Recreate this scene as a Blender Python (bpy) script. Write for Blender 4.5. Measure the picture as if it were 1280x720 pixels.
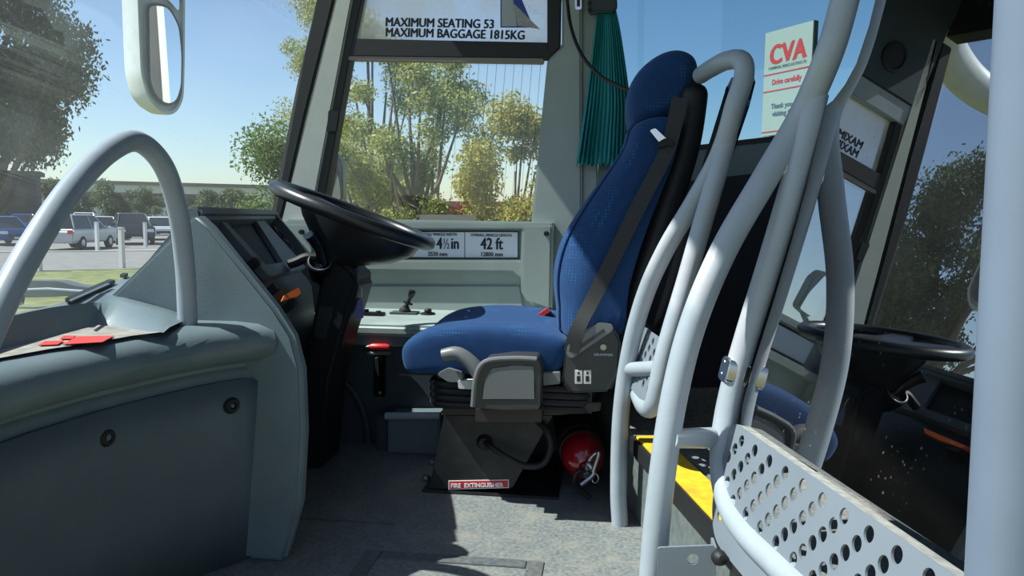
import bpy, bmesh, math, random
import numpy as np
from mathutils import Vector, Matrix

for o in list(bpy.data.objects):
    bpy.data.objects.remove(o, do_unlink=True)
SC = bpy.context.scene
COL = SC.collection
random.seed(4)

# ------------------------------------------------------------------ camera
F = 940.0
CAM = Vector((0, 0, 0.72))
YAW, PIT, ROL = math.radians(7.0), math.radians(5.4), math.radians(0.6)
FW = Vector((-math.sin(YAW) * math.cos(PIT), math.cos(YAW) * math.cos(PIT), -math.sin(PIT)))
r0 = FW.cross(Vector((0, 0, 1))).normalized()
u0 = r0.cross(FW)
RT = r0 * math.cos(ROL) + u0 * math.sin(ROL)
UP = -r0 * math.sin(ROL) + u0 * math.cos(ROL)
cd = bpy.data.cameras.new('camera')
cam = bpy.data.objects.new('camera', cd)
COL.objects.link(cam)
cd.sensor_width = 36.0
cd.lens = 36.0 * F / 1280.0
cd.clip_start = 0.02
cd.clip_end = 600
m = Matrix((RT, UP, -FW)).transposed().to_4x4()
m.translation = CAM
cam.matrix_world = m
SC.camera = cam

# ------------------------------------------------------------------ light
SUN_EL = math.radians(54)
SUN_AZ = Vector((-0.975, -0.21, 0)).normalized()       # horizontal direction towards the sun
TO_SUN = Vector((SUN_AZ.x * math.cos(SUN_EL), SUN_AZ.y * math.cos(SUN_EL), math.sin(SUN_EL)))
W = bpy.data.worlds.new('sky')
SC.world = W
W.use_nodes = True
wn = W.node_tree
wn.nodes.clear()
wo = wn.nodes.new('ShaderNodeOutputWorld')
bg = wn.nodes.new('ShaderNodeBackground')
sky = wn.nodes.new('ShaderNodeTexSky')
sky.sky_type = 'NISHITA'
sky.sun_disc = False
sky.sun_elevation = SUN_EL
sky.sun_rotation = math.atan2(SUN_AZ.x, SUN_AZ.y)
sky.air_density = 1.0
sky.dust_density = 0.6
sky.ozone_density = 1.5
bg.inputs['Strength'].default_value = 0.10
wn.links.new(sky.outputs[0], bg.inputs[0])
wn.links.new(bg.outputs[0], wo.inputs[0])
sd = bpy.data.lights.new('sun', 'SUN')
sd.energy = 5.8
sd.angle = math.radians(0.6)
sd.color = (1.0, 0.95, 0.86)
sun = bpy.data.objects.new('sun', sd)
COL.objects.link(sun)
sun.rotation_euler = TO_SUN.to_track_quat('Z', 'Y').to_euler()
sun.location = (-6, -2, 9)

SC.view_settings.view_transform = 'Standard'
SC.view_settings.look = 'None'
SC.view_settings.gamma = 1.0
SC.view_settings.use_curve_mapping = False
SC.view_settings.exposure = 0.75

# ------------------------------------------------------------------ pixel helpers (1280 x 720 frame)
def ray(x, y):
    return FW + RT * ((x - 640) / F) + UP * ((360 - y) / F)
def P(x, y, Y):
    d = ray(x, y)
    return CAM + d * ((Y - CAM.y) / d.y)
def PZ(x, y, z):
    d = ray(x, y)
    return CAM + d * ((z - CAM.z) / d.z)
def PN(x, y, n, q):
    d = ray(x, y)
    return CAM + d * ((q - CAM).dot(n) / d.dot(n))

# ------------------------------------------------------------------ materials
MATS = {}
def mat(name, col, rough=0.5, metal=0.0, noise=0.0, nscale=30.0, bump=0.0, bscale=200.0, coat=0.0, dirt=None, dscale=6.0, damt=0.5, spec=0.5):
    m = bpy.data.materials.new(name)
    m.use_nodes = True
    nt = m.node_tree
    b = nt.nodes['Principled BSDF']
    b.inputs['Base Color'].default_value = (*col, 1)
    b.inputs['Roughness'].default_value = rough
    b.inputs['Metallic'].default_value = metal
    b.inputs['Coat Weight'].default_value = coat
    b.inputs['Specular IOR Level'].default_value = spec
    tc = nt.nodes.new('ShaderNodeTexCoord')
    last = None
    if noise > 0:
        n = nt.nodes.new('ShaderNodeTexNoise')
        n.inputs['Scale'].default_value = nscale
        n.inputs['Detail'].default_value = 6
        nt.links.new(tc.outputs['Object'], n.inputs['Vector'])
        r = nt.nodes.new('ShaderNodeMapRange')
        r.inputs['From Min'].default_value = 0.3
        r.inputs['From Max'].default_value = 0.7
        r.inputs['To Min'].default_value = 1 - noise
        r.inputs['To Max'].default_value = 1 + noise
        nt.links.new(n.outputs['Fac'], r.inputs['Value'])
        mx = nt.nodes.new('ShaderNodeMix')
        mx.data_type = 'RGBA'
        mx.blend_type = 'MULTIPLY'
        mx.inputs['Factor'].default_value = 1
        mx.inputs['A'].default_value = (*col, 1)
        nt.links.new(r.outputs['Result'], mx.inputs['B'])
        last = mx.outputs['Result']
    if dirt:
        n2 = nt.nodes.new('ShaderNodeTexNoise')
        n2.inputs['Scale'].default_value = dscale
        n2.inputs['Detail'].default_value = 8
        n2.inputs['Roughness'].default_value = 0.7
        nt.links.new(tc.outputs['Object'], n2.inputs['Vector'])
        rp = nt.nodes.new('ShaderNodeMapRange')
        rp.inputs['From Min'].default_value = 0.48
        rp.inputs['From Max'].default_value = 0.68
        rp.inputs['To Max'].default_value = damt
        nt.links.new(n2.outputs['Fac'], rp.inputs['Value'])
        mx2 = nt.nodes.new('ShaderNodeMix')
        mx2.data_type = 'RGBA'
        nt.links.new(rp.outputs['Result'], mx2.inputs['Factor'])
        if last: nt.links.new(last, mx2.inputs['A'])
        else: mx2.inputs['A'].default_value = (*col, 1)
        mx2.inputs['B'].default_value = (*dirt, 1)
        last = mx2.outputs['Result']
    if last: nt.links.new(last, b.inputs['Base Color'])
    if bump > 0:
        n3 = nt.nodes.new('ShaderNodeTexNoise')
        n3.inputs['Scale'].default_value = bscale
        n3.inputs['Detail'].default_value = 3
        nt.links.new(tc.outputs['Object'], n3.inputs['Vector'])
        bp = nt.nodes.new('ShaderNodeBump')
        bp.inputs['Strength'].default_value = bump
        bp.inputs['Distance'].default_value = 0.004
        nt.links.new(n3.outputs['Fac'], bp.inputs['Height'])
        nt.links.new(bp.outputs['Normal'], b.inputs['Normal'])
    MATS[name] = m
    return m

def emat(name, col, strength):
    m = mat(name, (0.02, 0.02, 0.02))
    return m

mat('console', (0.125, 0.165, 0.18), 0.42, bump=0.12, bscale=420, noise=0.10, nscale=9, dirt=(0.22, 0.25, 0.25), dscale=3.5, damt=0.25)
mat('console_panel', (0.078, 0.105, 0.122), 0.45, bump=0.12, bscale=420, noise=0.10, nscale=7, dirt=(0.12, 0.14, 0.14), dscale=5, damt=0.25)
mat('dash_grey', (0.085, 0.105, 0.115), 0.45, bump=0.12, bscale=420, noise=0.08, nscale=8)
mat('dash_dark', (0.022, 0.028, 0.032), 0.45, bump=0.1, bscale=420)
mat('tray_floor', (0.30, 0.28, 0.25), 0.8, noise=0.25, nscale=25, dirt=(0.10, 0.09, 0.08), dscale=12, damt=0.7)
mat('black_plastic', (0.011, 0.012, 0.014), 0.5, spec=0.3, bump=0.08, bscale=400)
mat('black_rubber', (0.010, 0.010, 0.011), 0.6)
mat('black_gloss', (0.006, 0.007, 0.008), 0.12)
mat('wheel_black', (0.018, 0.020, 0.022), 0.33, bump=0.1, bscale=500)
mat('wall_pale', (0.31, 0.355, 0.33), 0.5, noise=0.06, nscale=6, bump=0.06, bscale=300, dirt=(0.28, 0.31, 0.29), dscale=5, damt=0.4)
mat('pillar_grey', (0.30, 0.345, 0.335), 0.55, noise=0.05, nscale=8, bump=0.05, bscale=300)
mat('pillar_beige', (0.44, 0.46, 0.42), 0.5, noise=0.05, nscale=8, dirt=(0.33, 0.34, 0.31), dscale=9, damt=0.3)
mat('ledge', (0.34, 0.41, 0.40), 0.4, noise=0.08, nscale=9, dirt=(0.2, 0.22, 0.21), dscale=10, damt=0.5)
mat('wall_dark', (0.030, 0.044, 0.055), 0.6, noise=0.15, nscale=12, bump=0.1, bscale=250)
mat('wall_mid', (0.11, 0.15, 0.16), 0.6, noise=0.1, nscale=10)
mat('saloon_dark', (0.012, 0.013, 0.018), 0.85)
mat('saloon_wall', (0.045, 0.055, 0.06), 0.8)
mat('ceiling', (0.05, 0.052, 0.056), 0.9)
mat('vinyl', (0.165, 0.18, 0.18), 0.55, noise=0.35, nscale=110, bump=0.25, bscale=160, dirt=(0.27, 0.255, 0.225), dscale=14, damt=0.75)
mat('vinyl_strip', (0.10, 0.11, 0.115), 0.5, noise=0.3, nscale=90, bump=0.2, bscale=200, dirt=(0.22, 0.2, 0.17), dscale=20, damt=0.5)
mat('grit', (0.20, 0.175, 0.14), 0.85, noise=0.45, nscale=80, bump=0.3, bscale=160, dirt=(0.08, 0.075, 0.07), dscale=18, damt=0.7)
mat('riser', (0.12, 0.145, 0.14), 0.6, noise=0.25, nscale=60, dirt=(0.2, 0.19, 0.17), dscale=9, damt=0.5)
mat('yellow', (0.72, 0.47, 0.025), 0.55, noise=0.15, nscale=60, dirt=(0.30, 0.19, 0.04), dscale=9, damt=0.65)
mat('rail', (0.34, 0.385, 0.43), 0.38, noise=0.05, nscale=20, bump=0.1, bscale=60, dirt=(0.33, 0.34, 0.34), dscale=16, damt=0.35)
mat('rail_hoop', (0.30, 0.34, 0.38), 0.33, noise=0.04, nscale=20, dirt=(0.2, 0.2, 0.2), dscale=25, damt=0.2)
mat('perf', (0.185, 0.215, 0.25), 0.4, noise=0.04, nscale=12)
mat('chrome', (0.75, 0.76, 0.78), 0.2, metal=1)
mat('steel', (0.40, 0.40, 0.39), 0.38, metal=1, noise=0.2, nscale=40)
mat('black_metal', (0.014, 0.014, 0.016), 0.42, noise=0.35, nscale=14, dirt=(0.09, 0.085, 0.078), dscale=8, damt=0.35)
mat('brown_metal', (0.035, 0.024, 0.024), 0.5)
mat('seat_plastic', (0.036, 0.038, 0.042), 0.42, bump=0.1, bscale=400)
mat('seat_plastic_light', (0.15, 0.155, 0.16), 0.42, bump=0.1, bscale=400)
mat('switch_white', (0.6, 0.6, 0.58), 0.4)
mat('belt', (0.03, 0.031, 0.033), 0.55, bump=0.2, bscale=900)
mat('red_plastic', (0.62, 0.03, 0.03), 0.35)
mat('red_paint', (0.27, 0.008, 0.015), 0.18, coat=0.6, noise=0.1, nscale=20)  # darkened red: the shadow it lies in is put into the colour
mat('red_sticker', (0.60, 0.025, 0.03), 0.45)
mat('tray_red', (0.72, 0.05, 0.04), 0.5)
mat('orange', (0.75, 0.15, 0.025), 0.45)
mat('purple_tag', (0.16, 0.16, 0.36), 0.6)
mat('curtain', (0.006, 0.20, 0.215), 0.75, noise=0.12, nscale=300)
mat('white_sign', (0.80, 0.83, 0.90), 0.45)
mat('cream_sign', (0.46, 0.46, 0.38), 0.5)
mat('ink', (0.012, 0.012, 0.016), 0.5)
mat('ink_grey', (0.12, 0.13, 0.15), 0.5)
mat('ink_pale', (0.42, 0.45, 0.5), 0.5)
mat('ink_blue', (0.03, 0.06, 0.35), 0.5)
mat('ink_red', (0.65, 0.05, 0.05), 0.5)
mat('ink_white', (0.8, 0.8, 0.8), 0.5)
mat('sail_grey', (0.36, 0.36, 0.37), 0.5, noise=0.2, nscale=60)
mat('mirror_white', (0.62, 0.65, 0.64), 0.4, coat=0.3, dirt=(0.42, 0.43, 0.42), dscale=8, damt=0.4)
mat('mirror_glass', (0.9, 0.92, 0.94), 0.01, metal=1)
mat('brown_strip', (0.20, 0.165, 0.15), 0.4)
mat('screen', (0.003, 0.004, 0.005), 0.5, spec=0.08)
mat('pole_shaded', (0.12, 0.165, 0.23), 0.35, noise=0.06, nscale=15)  # dark blue-grey holds the shade that the pole stands in
mat('blind_black', (0.008, 0.009, 0.011), 0.7)
mat('ledge_mottled', (0.26, 0.26, 0.24), 0.8, noise=0.3, nscale=80)
mat('belt_black', (0.012, 0.012, 0.013), 0.6, bump=0.2, bscale=900)
mat('grass', (0.13, 0.15, 0.045), 0.9, noise=0.4, nscale=3, dirt=(0.24, 0.21, 0.10), dscale=0.5, damt=0.9)
mat('tarmac', (0.17, 0.165, 0.155), 0.9, noise=0.15, nscale=2)
mat('kerb', (0.45, 0.44, 0.41), 0.9)
mat('bark', (0.13, 0.10, 0.075), 0.9, noise=0.3, nscale=12)
mat('post_white', (0.72, 0.72, 0.70), 0.6)
mat('brick', (0.30, 0.13, 0.09), 0.9, noise=0.2, nscale=8)
mat('roof_red', (0.45, 0.10, 0.07), 0.8)
mat('far_white', (0.62, 0.62, 0.58), 0.8)
mat('far_dark', (0.05, 0.05, 0.05), 0.9)
mat('fence_grey', (0.22, 0.21, 0.20), 0.85)
mat('tyre', (0.015, 0.015, 0.016), 0.8)
mat('hubcap', (0.45, 0.46, 0.47), 0.35, metal=0.8)
mat('car_glass', (0.02, 0.025, 0.03), 0.06)
mat('lamp_lens', (0.7, 0.72, 0.75), 0.15)
for nm, c in (('blue', (0.02, 0.07, 0.25)), ('silver', (0.45, 0.47, 0.50)), ('white', (0.75, 0.76, 0.77)), ('black', (0.02, 0.022, 0.028)), ('red', (0.22, 0.02, 0.03)), ('navy', (0.03, 0.05, 0.10))):
    mat('paint_' + nm, c, 0.25, coat=0.8)

def leafmat(name, col, col2):
    m = mat(name, col, 0.55, spec=0.3)
    nt = m.node_tree
    b = nt.nodes['Principled BSDF']
    g = nt.nodes.new('ShaderNodeNewGeometry')
    rp = nt.nodes.new('ShaderNodeMix'); rp.data_type = 'RGBA'
    rp.inputs['A'].default_value = (*col, 1); rp.inputs['B'].default_value = (*col2, 1)
    nt.links.new(g.outputs['Random Per Island'], rp.inputs['Factor'])
    nt.links.new(rp.outputs['Result'], b.inputs['Base Color'])
    tr = nt.nodes.new('ShaderNodeBsdfTranslucent')
    nt.links.new(rp.outputs['Result'], tr.inputs['Color'])
    mx = nt.nodes.new('ShaderNodeMixShader'); mx.inputs[0].default_value = 0.4
    nt.links.new(b.outputs[0], mx.inputs[1]); nt.links.new(tr.outputs[0], mx.inputs[2])
    nt.links.new(mx.outputs[0], nt.nodes['Material Output'].inputs[0])
leafmat('leaf_green', (0.20, 0.25, 0.07), (0.44, 0.44, 0.17))
leafmat('leaf_dark', (0.06, 0.10, 0.04), (0.14, 0.18, 0.075))
leafmat('leaf_yellow', (0.22, 0.25, 0.05), (0.50, 0.42, 0.10))
leafmat('leaf_bright', (0.10, 0.17, 0.035), (0.20, 0.27, 0.07))

def glassmat(name, tint, base, fres, dust, dcol=(0.75, 0.8, 0.82), dscale=5.0, specks=0.0):
    m = bpy.data.materials.new(name); m.use_nodes = True
    nt = m.node_tree; nt.nodes.clear()
    out = nt.nodes.new('ShaderNodeOutputMaterial')
    t = nt.nodes.new('ShaderNodeBsdfTransparent'); t.inputs[0].default_value = (*tint, 1)
    g = nt.nodes.new('ShaderNodeBsdfGlossy'); g.inputs['Roughness'].default_value = 0.0
    g.inputs['Color'].default_value = (0.95, 0.97, 1, 1)
    fr = nt.nodes.new('ShaderNodeFresnel'); fr.inputs[0].default_value = 1.45
    ma = nt.nodes.new('ShaderNodeMath'); ma.operation = 'MULTIPLY_ADD'; ma.use_clamp = True
    ma.inputs[1].default_value = fres; ma.inputs[2].default_value = base
    nt.links.new(fr.outputs[0], ma.inputs[0])
    mx = nt.nodes.new('ShaderNodeMixShader')
    nt.links.new(ma.outputs[0], mx.inputs[0]); nt.links.new(t.outputs[0], mx.inputs[1]); nt.links.new(g.outputs[0], mx.inputs[2])
    df = nt.nodes.new('ShaderNodeBsdfDiffuse'); df.inputs[0].default_value = (*dcol, 1)
    tl = nt.nodes.new('ShaderNodeBsdfTranslucent'); tl.inputs[0].default_value = (*dcol, 1)
    md = nt.nodes.new('ShaderNodeMixShader'); md.inputs[0].default_value = 0.6
    nt.links.new(df.outputs[0], md.inputs[1]); nt.links.new(tl.outputs[0], md.inputs[2])
    tc = nt.nodes.new('ShaderNodeTexCoord')
    n = nt.nodes.new('ShaderNodeTexNoise'); n.inputs['Scale'].default_value = dscale; n.inputs['Detail'].default_value = 7
    nt.links.new(tc.outputs['Object'], n.inputs['Vector'])
    mr = nt.nodes.new('ShaderNodeMapRange')
    mr.inputs['From Min'].default_value = 0.3; mr.inputs['From Max'].default_value = 0.75
    mr.inputs['To Min'].default_value = dust * 0.5; mr.inputs['To Max'].default_value = dust * 1.5
    nt.links.new(n.outputs['Fac'], mr.inputs['Value'])
    fac = mr.outputs['Result']
    if specks > 0:
        v = nt.nodes.new('ShaderNodeTexVoronoi'); v.inputs['Scale'].default_value = 95
        nt.links.new(tc.outputs['Object'], v.inputs['Vector'])
        lt = nt.nodes.new('ShaderNodeMapRange')
        lt.inputs['From Min'].default_value = 0.10; lt.inputs['From Max'].default_value = 0.20
        lt.inputs['To Min'].default_value = specks; lt.inputs['To Max'].default_value = 0
        nt.links.new(v.outputs['Distance'], lt.inputs['Value'])
        n4 = nt.nodes.new('ShaderNodeTexNoise'); n4.inputs['Scale'].default_value = 9
        nt.links.new(tc.outputs['Object'], n4.inputs['Vector'])
        r4 = nt.nodes.new('ShaderNodeMapRange'); r4.inputs['From Min'].default_value = 0.5; r4.inputs['From Max'].default_value = 0.7
        nt.links.new(n4.outputs['Fac'], r4.inputs['Value'])
        mm = nt.nodes.new('ShaderNodeMath'); mm.operation = 'MULTIPLY'
        nt.links.new(lt.outputs['Result'], mm.inputs[0]); nt.links.new(r4.outputs['Result'], mm.inputs[1])
        ad = nt.nodes.new('ShaderNodeMath'); ad.operation = 'ADD'
        nt.links.new(fac, ad.inputs[0]); nt.links.new(mm.outputs[0], ad.inputs[1])
        fac = ad.outputs[0]
    fm = nt.nodes.new('ShaderNodeMixShader')
    nt.links.new(fac, fm.inputs[0]); nt.links.new(mx.outputs[0], fm.inputs[1]); nt.links.new(md.outputs[0], fm.inputs[2])
    nt.links.new(fm.outputs[0], out.inputs[0])
    MATS[name] = m
glassmat('glass', (0.93, 0.96, 0.95), 0.0, 1.0, 0.012)
glassmat('windscreen', (0.78, 0.87, 0.90), 0.0, 0.12, 0.04, dscale=3)
glassmat('saloon_glass', (0.62, 0.76, 0.82), 0.0, 1.0, 0.006)
glassmat('partition_glass', (0.10, 0.11, 0.12), 0.36, 1.0, 0.012, dcol=(0.5, 0.5, 0.48), dscale=8, specks=0.45)
glassmat('guard_glass', (0.09, 0.10, 0.11), 0.03, 0.8, 0.006, dcol=(0.4, 0.36, 0.3))
glassmat('film', (0.97, 0.98, 1.0), 0.0, 0.1, 0.5, dcol=(0.96, 0.97, 1.0))

def fabric(name, c1, c2, c3):
    m = mat(name, c1, 0.85, spec=0.2)
    nt = m.node_tree; b = nt.nodes['Principled BSDF']
    b.inputs['Sheen Weight'].default_value = 0.2
    b.inputs['Sheen Tint'].default_value = (0.4, 0.6, 1, 1)
    tc = nt.nodes.new('ShaderNodeTexCoord')
    n = nt.nodes.new('ShaderNodeTexNoise'); n.inputs['Scale'].default_value = 60; n.inputs['Detail'].default_value = 4
    nt.links.new(tc.outputs['Object'], n.inputs['Vector'])
    mx = nt.nodes.new('ShaderNodeMix'); mx.data_type = 'RGBA'
    mx.inputs['A'].default_value = (*c1, 1); mx.inputs['B'].default_value = (*c2, 1)
    nt.links.new(n.outputs['Fac'], mx.inputs['Factor'])
    v = nt.nodes.new('ShaderNodeTexVoronoi'); v.inputs['Scale'].default_value = 130
    v.inputs['Randomness'].default_value = 0.0
    nt.links.new(tc.outputs['Object'], v.inputs['Vector'])
    lt = nt.nodes.new('ShaderNodeMapRange'); lt.inputs['From Min'].default_value = 0.20; lt.inputs['From Max'].default_value = 0.34
    lt.inputs['To Min'].default_value = 1; lt.inputs['To Max'].default_value = 0
    nt.links.new(v.outputs['Distance'], lt.inputs['Value'])
    n2 = nt.nodes.new('ShaderNodeTexNoise'); n2.inputs['Scale'].default_value = 16; n2.inputs['Detail'].default_value = 1
    nt.links.new(tc.outputs['Object'], n2.inputs['Vector'])
    r2 = nt.nodes.new('ShaderNodeMapRange'); r2.inputs['From Min'].default_value = 0.42; r2.inputs['From Max'].default_value = 0.62
    nt.links.new(n2.outputs['Fac'], r2.inputs['Value'])
    mm = nt.nodes.new('ShaderNodeMath'); mm.operation = 'MULTIPLY'
    nt.links.new(lt.outputs['Result'], mm.inputs[0]); nt.links.new(r2.outputs['Result'], mm.inputs[1])
    m2 = nt.nodes.new('ShaderNodeMix'); m2.data_type = 'RGBA'
    nt.links.new(mm.outputs[0], m2.inputs['Factor']); nt.links.new(mx.outputs['Result'], m2.inputs['A'])
    m2.inputs['B'].default_value = (*c3, 1)
    nt.links.new(m2.outputs['Result'], b.inputs['Base Color'])
    bp = nt.nodes.new('ShaderNodeBump'); bp.inputs['Strength'].default_value = 0.25; bp.inputs['Distance'].default_value = 0.002
    n3 = nt.nodes.new('ShaderNodeTexNoise'); n3.inputs['Scale'].default_value = 700
    nt.links.new(tc.outputs['Object'], n3.inputs['Vector'])
    nt.links.new(n3.outputs['Fac'], bp.inputs['Height']); nt.links.new(bp.outputs['Normal'], b.inputs['Normal'])
fabric('fabric', (0.006, 0.030, 0.105), (0.014, 0.052, 0.15), (0.015, 0.13, 0.25))

# ------------------------------------------------------------------ mesh helpers
class MB:
    def __init__(s): s.v = []; s.f = []
    def add(s, vs, fs):
        k = len(s.v); s.v += [tuple(v) for v in vs]; s.f += [tuple(i + k for i in f) for f in fs]; return s
    def prism(s, pts, off):
        pts = [Vector(p) for p in pts]; off = Vector(off); n = len(pts)
        vs = pts + [p + off for p in pts]
        fs = [tuple(range(n - 1, -1, -1)), tuple(range(n, 2 * n))]
        fs += [(i, (i + 1) % n, n + (i + 1) % n, n + i) for i in range(n)]
        return s.add(vs, fs)
    def box(s, c, sz, M=None):
        x, y, z = (a / 2 for a in sz)
        vs = [Vector((sx * x, sy * y, sz_ * z)) for sz_ in (-1, 1) for sy in (-1, 1) for sx in (-1, 1)]
        if M is not None: vs = [M @ v for v in vs]
        vs = [v + Vector(c) for v in vs]
        return s.add(vs, [(0, 2, 3, 1), (4, 5, 7, 6), (0, 1, 5, 4), (2, 6, 7, 3), (0, 4, 6, 2), (1, 3, 7, 5)])
    def tube(s, pts, r, n=14, closed=False, cap=True):
        pts = [Vector(p) for p in pts]; k = len(pts)
        rs = r if isinstance(r, (list, tuple)) else [r] * k
        T = []
        for i in range(k):
            a = pts[(i - 1) % k] if (closed or i > 0) else pts[i]
            b = pts[(i + 1) % k] if (closed or i < k - 1) else pts[i]
            T.append((b - a).normalized())
        ref = Vector((0, 0, 1)) if abs(T[0].z) < 0.9 else Vector((0, 1, 0))
        N = (ref - T[0] * ref.dot(T[0])).normalized()
        vs = []
        for i in range(k):
            N = (N - T[i] * N.dot(T[i])).normalized(); B = T[i].cross(N)
            for j in range(n):
                a = 2 * math.pi * j / n
                vs.append(pts[i] + (N * math.cos(a) + B * math.sin(a)) * rs[i])
        fs = []
        for i in range(k if closed else k - 1):
            i2 = (i + 1) % k
            for j in range(n):
                j2 = (j + 1) % n
                fs.append((i * n + j, i * n + j2, i2 * n + j2, i2 * n + j))
        if cap and not closed:
            fs.append(tuple(range(n - 1, -1, -1))); fs.append(tuple((k - 1) * n + j for j in range(n)))
        return s.add(vs, fs)
    def loft(s, rings, cap=True, close=True):
        n = len(rings[0]); vs = [p for r in rings for p in r]; fs = []
        for i in range(len(rings) - 1):
            for j in range(n if close else n - 1):
                j2 = (j + 1) % n
                fs.append((i * n + j, i * n + j2, (i + 1) * n + j2, (i + 1) * n + j))
        if cap and close:
            fs.append(tuple(range(n - 1, -1, -1))); fs.append(tuple((len(rings) - 1) * n + j for j in range(n)))
        return s.add(vs, fs)
    def lathe(s, prof, o, ax, n=24):
        o = Vector(o); ax = Vector(ax).normalized()
        ref = Vector((0, 0, 1)) if abs(ax.z) < 0.9 else Vector((1, 0, 0))
        N = (ref - ax * ref.dot(ax)).normalized(); B = ax.cross(N)
        rings = [[o + ax * h + (N * math.cos(2 * math.pi * j / n) + B * math.sin(2 * math.pi * j / n)) * max(r, 1e-4) for j in range(n)] for r, h in prof]
        return s.loft(rings)

def smooth_path(pts, k=8, closed=False):
    pts = [Vector(p) for p in pts]; n = len(pts); out = []
    for i in range(n if closed else n - 1):
        p0 = pts[(i - 1) % n] if closed or i > 0 else pts[0] * 2 - pts[1]
        p1 = pts[i]; p2 = pts[(i + 1) % n]
        p3 = pts[(i + 2) % n] if closed or i < n - 2 else pts[-1] * 2 - pts[-2]
        for j in range(k):
            t = j / k
            out.append(0.5 * ((2 * p1) + (p2 - p0) * t + (2 * p0 - 5 * p1 + 4 * p2 - p3) * t * t + (3 * p1 - p0 - 3 * p2 + p3) * t ** 3))
    if not closed: out.append(pts[-1])
    return out

def round_poly(pts, r, k=5):
    pts = [Vector(p) for p in pts]; n = len(pts); out = []
    for i in range(n):
        a, b, c = pts[i - 1], pts[i], pts[(i + 1) % n]
        ri = r[i] if isinstance(r, (list, tuple)) else r
        if ri <= 0: out.append(b); continue
        d1 = min(ri, (a - b).length * 0.49); d2 = min(ri, (c - b).length * 0.49)
        s = b + (a - b).normalized() * d1; e = b + (c - b).normalized() * d2
        for j in range(k + 1):
            t = j / k
            out.append(s * (1 - t) ** 2 + b * 2 * t * (1 - t) + e * t * t)
    return out

def link(o, parent=None):
    COL.objects.link(o)
    if parent is not None:
        o.parent = parent
        if not parent.get('_local'):
            o.matrix_parent_inverse = parent.matrix_world.inverted()
    return o

def obj(name, mb, mt, parent=None, smooth=True, bevel=0.0, bseg=2, sub=0, ang=35, local=False, solid=0.0):
    me = bpy.data.meshes.new(name)
    me.from_pydata(mb.v, [], mb.f); me.update()
    bm = bmesh.new(); bm.from_mesh(me); bmesh.ops.recalc_face_normals(bm, faces=bm.faces)
    if bevel > 0:
        es = [e for e in bm.edges if len(e.link_faces) == 2 and e.calc_face_angle(0) > math.radians(30)]
        bmesh.ops.bevel(bm, geom=es, offset=bevel, segments=bseg, affect='EDGES', clamp_overlap=True)
    if smooth:
        for fc in bm.faces: fc.smooth = True
        for e in bm.edges:
            if len(e.link_faces) == 2 and e.calc_face_angle(0) > math.radians(ang): e.smooth = False
    bm.to_mesh(me); bm.free()
    me.materials.append(MATS[mt])
    o = bpy.data.objects.new(name, me)
    COL.objects.link(o)
    if parent is not None:
        o.parent = parent
        if not local:
            o.matrix_parent_inverse = Matrix.Translation(-base_of(parent))
    if solid:
        md = o.modifiers.new('thickness', 'SOLIDIFY'); md.thickness = solid
    if sub:
        md = o.modifiers.new('subdivision', 'SUBSURF'); md.levels = sub; md.render_levels = sub
    return o

BASES = {}
def base_of(o):
    if o.parent is not None: return Vector((0, 0, 0))      # parts already stand in world coordinates
    return BASES.get(o.name, Vector((0, 0, 0)))

def tag(o, label, cat, group=None, kind=None):
    o['label'] = label; o['category'] = cat
    if group: o['group'] = group
    if kind: o['kind'] = kind
    return o
def structure(o, label=None, cat=None):
    o['kind'] = 'structure'
    if label: o['label'] = label
    if cat: o['category'] = cat
    return o
def thing(name, label, cat, loc=(0, 0, 0), group=None):
    o = bpy.data.objects.new(name, None); COL.objects.link(o)
    o.location = loc; o.empty_display_size = 0.05
    BASES[o.name] = Vector(loc)
    return tag(o, label, cat, group)

def text_mesh(s, size, origin, ux, uy, align='LEFT', bold=0.0, sx=1.0, depth=0.0006, spacing=1.0, shear=0.0):
    c = bpy.data.curves.new('txt', 'FONT'); c.body = s; c.size = size; c.align_x = align; c.align_y = 'BOTTOM_BASELINE'
    c.offset = 0.0; c.extrude = depth; c.space_character = spacing; c.shear = shear; c.resolution_u = 3
    o = bpy.data.objects.new('txt', c); COL.objects.link(o)
    dg = bpy.context.evaluated_depsgraph_get()
    me = bpy.data.meshes.new_from_object(o.evaluated_get(dg))
    bpy.data.objects.remove(o); bpy.data.curves.remove(c)
    ux = Vector(ux).normalized(); uy = Vector(uy); uy = (uy - ux * uy.dot(ux)).normalized(); n = ux.cross(uy)
    mb = MB()
    for k in ((-1, -.5), (0, .5), (1, 0)) if bold > 0 else ((0, 0),):
        o3 = Vector(origin) + ux * (k[0] * bold) + uy * (k[1] * bold) + n * (k[0] * 0.00005)
        mb.add([o3 + ux * v.co.x * sx + uy * v.co.y + n * v.co.z for v in me.vertices], [tuple(p.vertices) for p in me.polygons])
    bpy.data.meshes.remove(me)
    return mb
X_, Y_, Z_ = Vector((1, 0, 0)), Vector((0, 1, 0)), Vector((0, 0, 1))

# ================================================================== THE SETTING
YW = 2.70
GZ = -0.95
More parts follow.
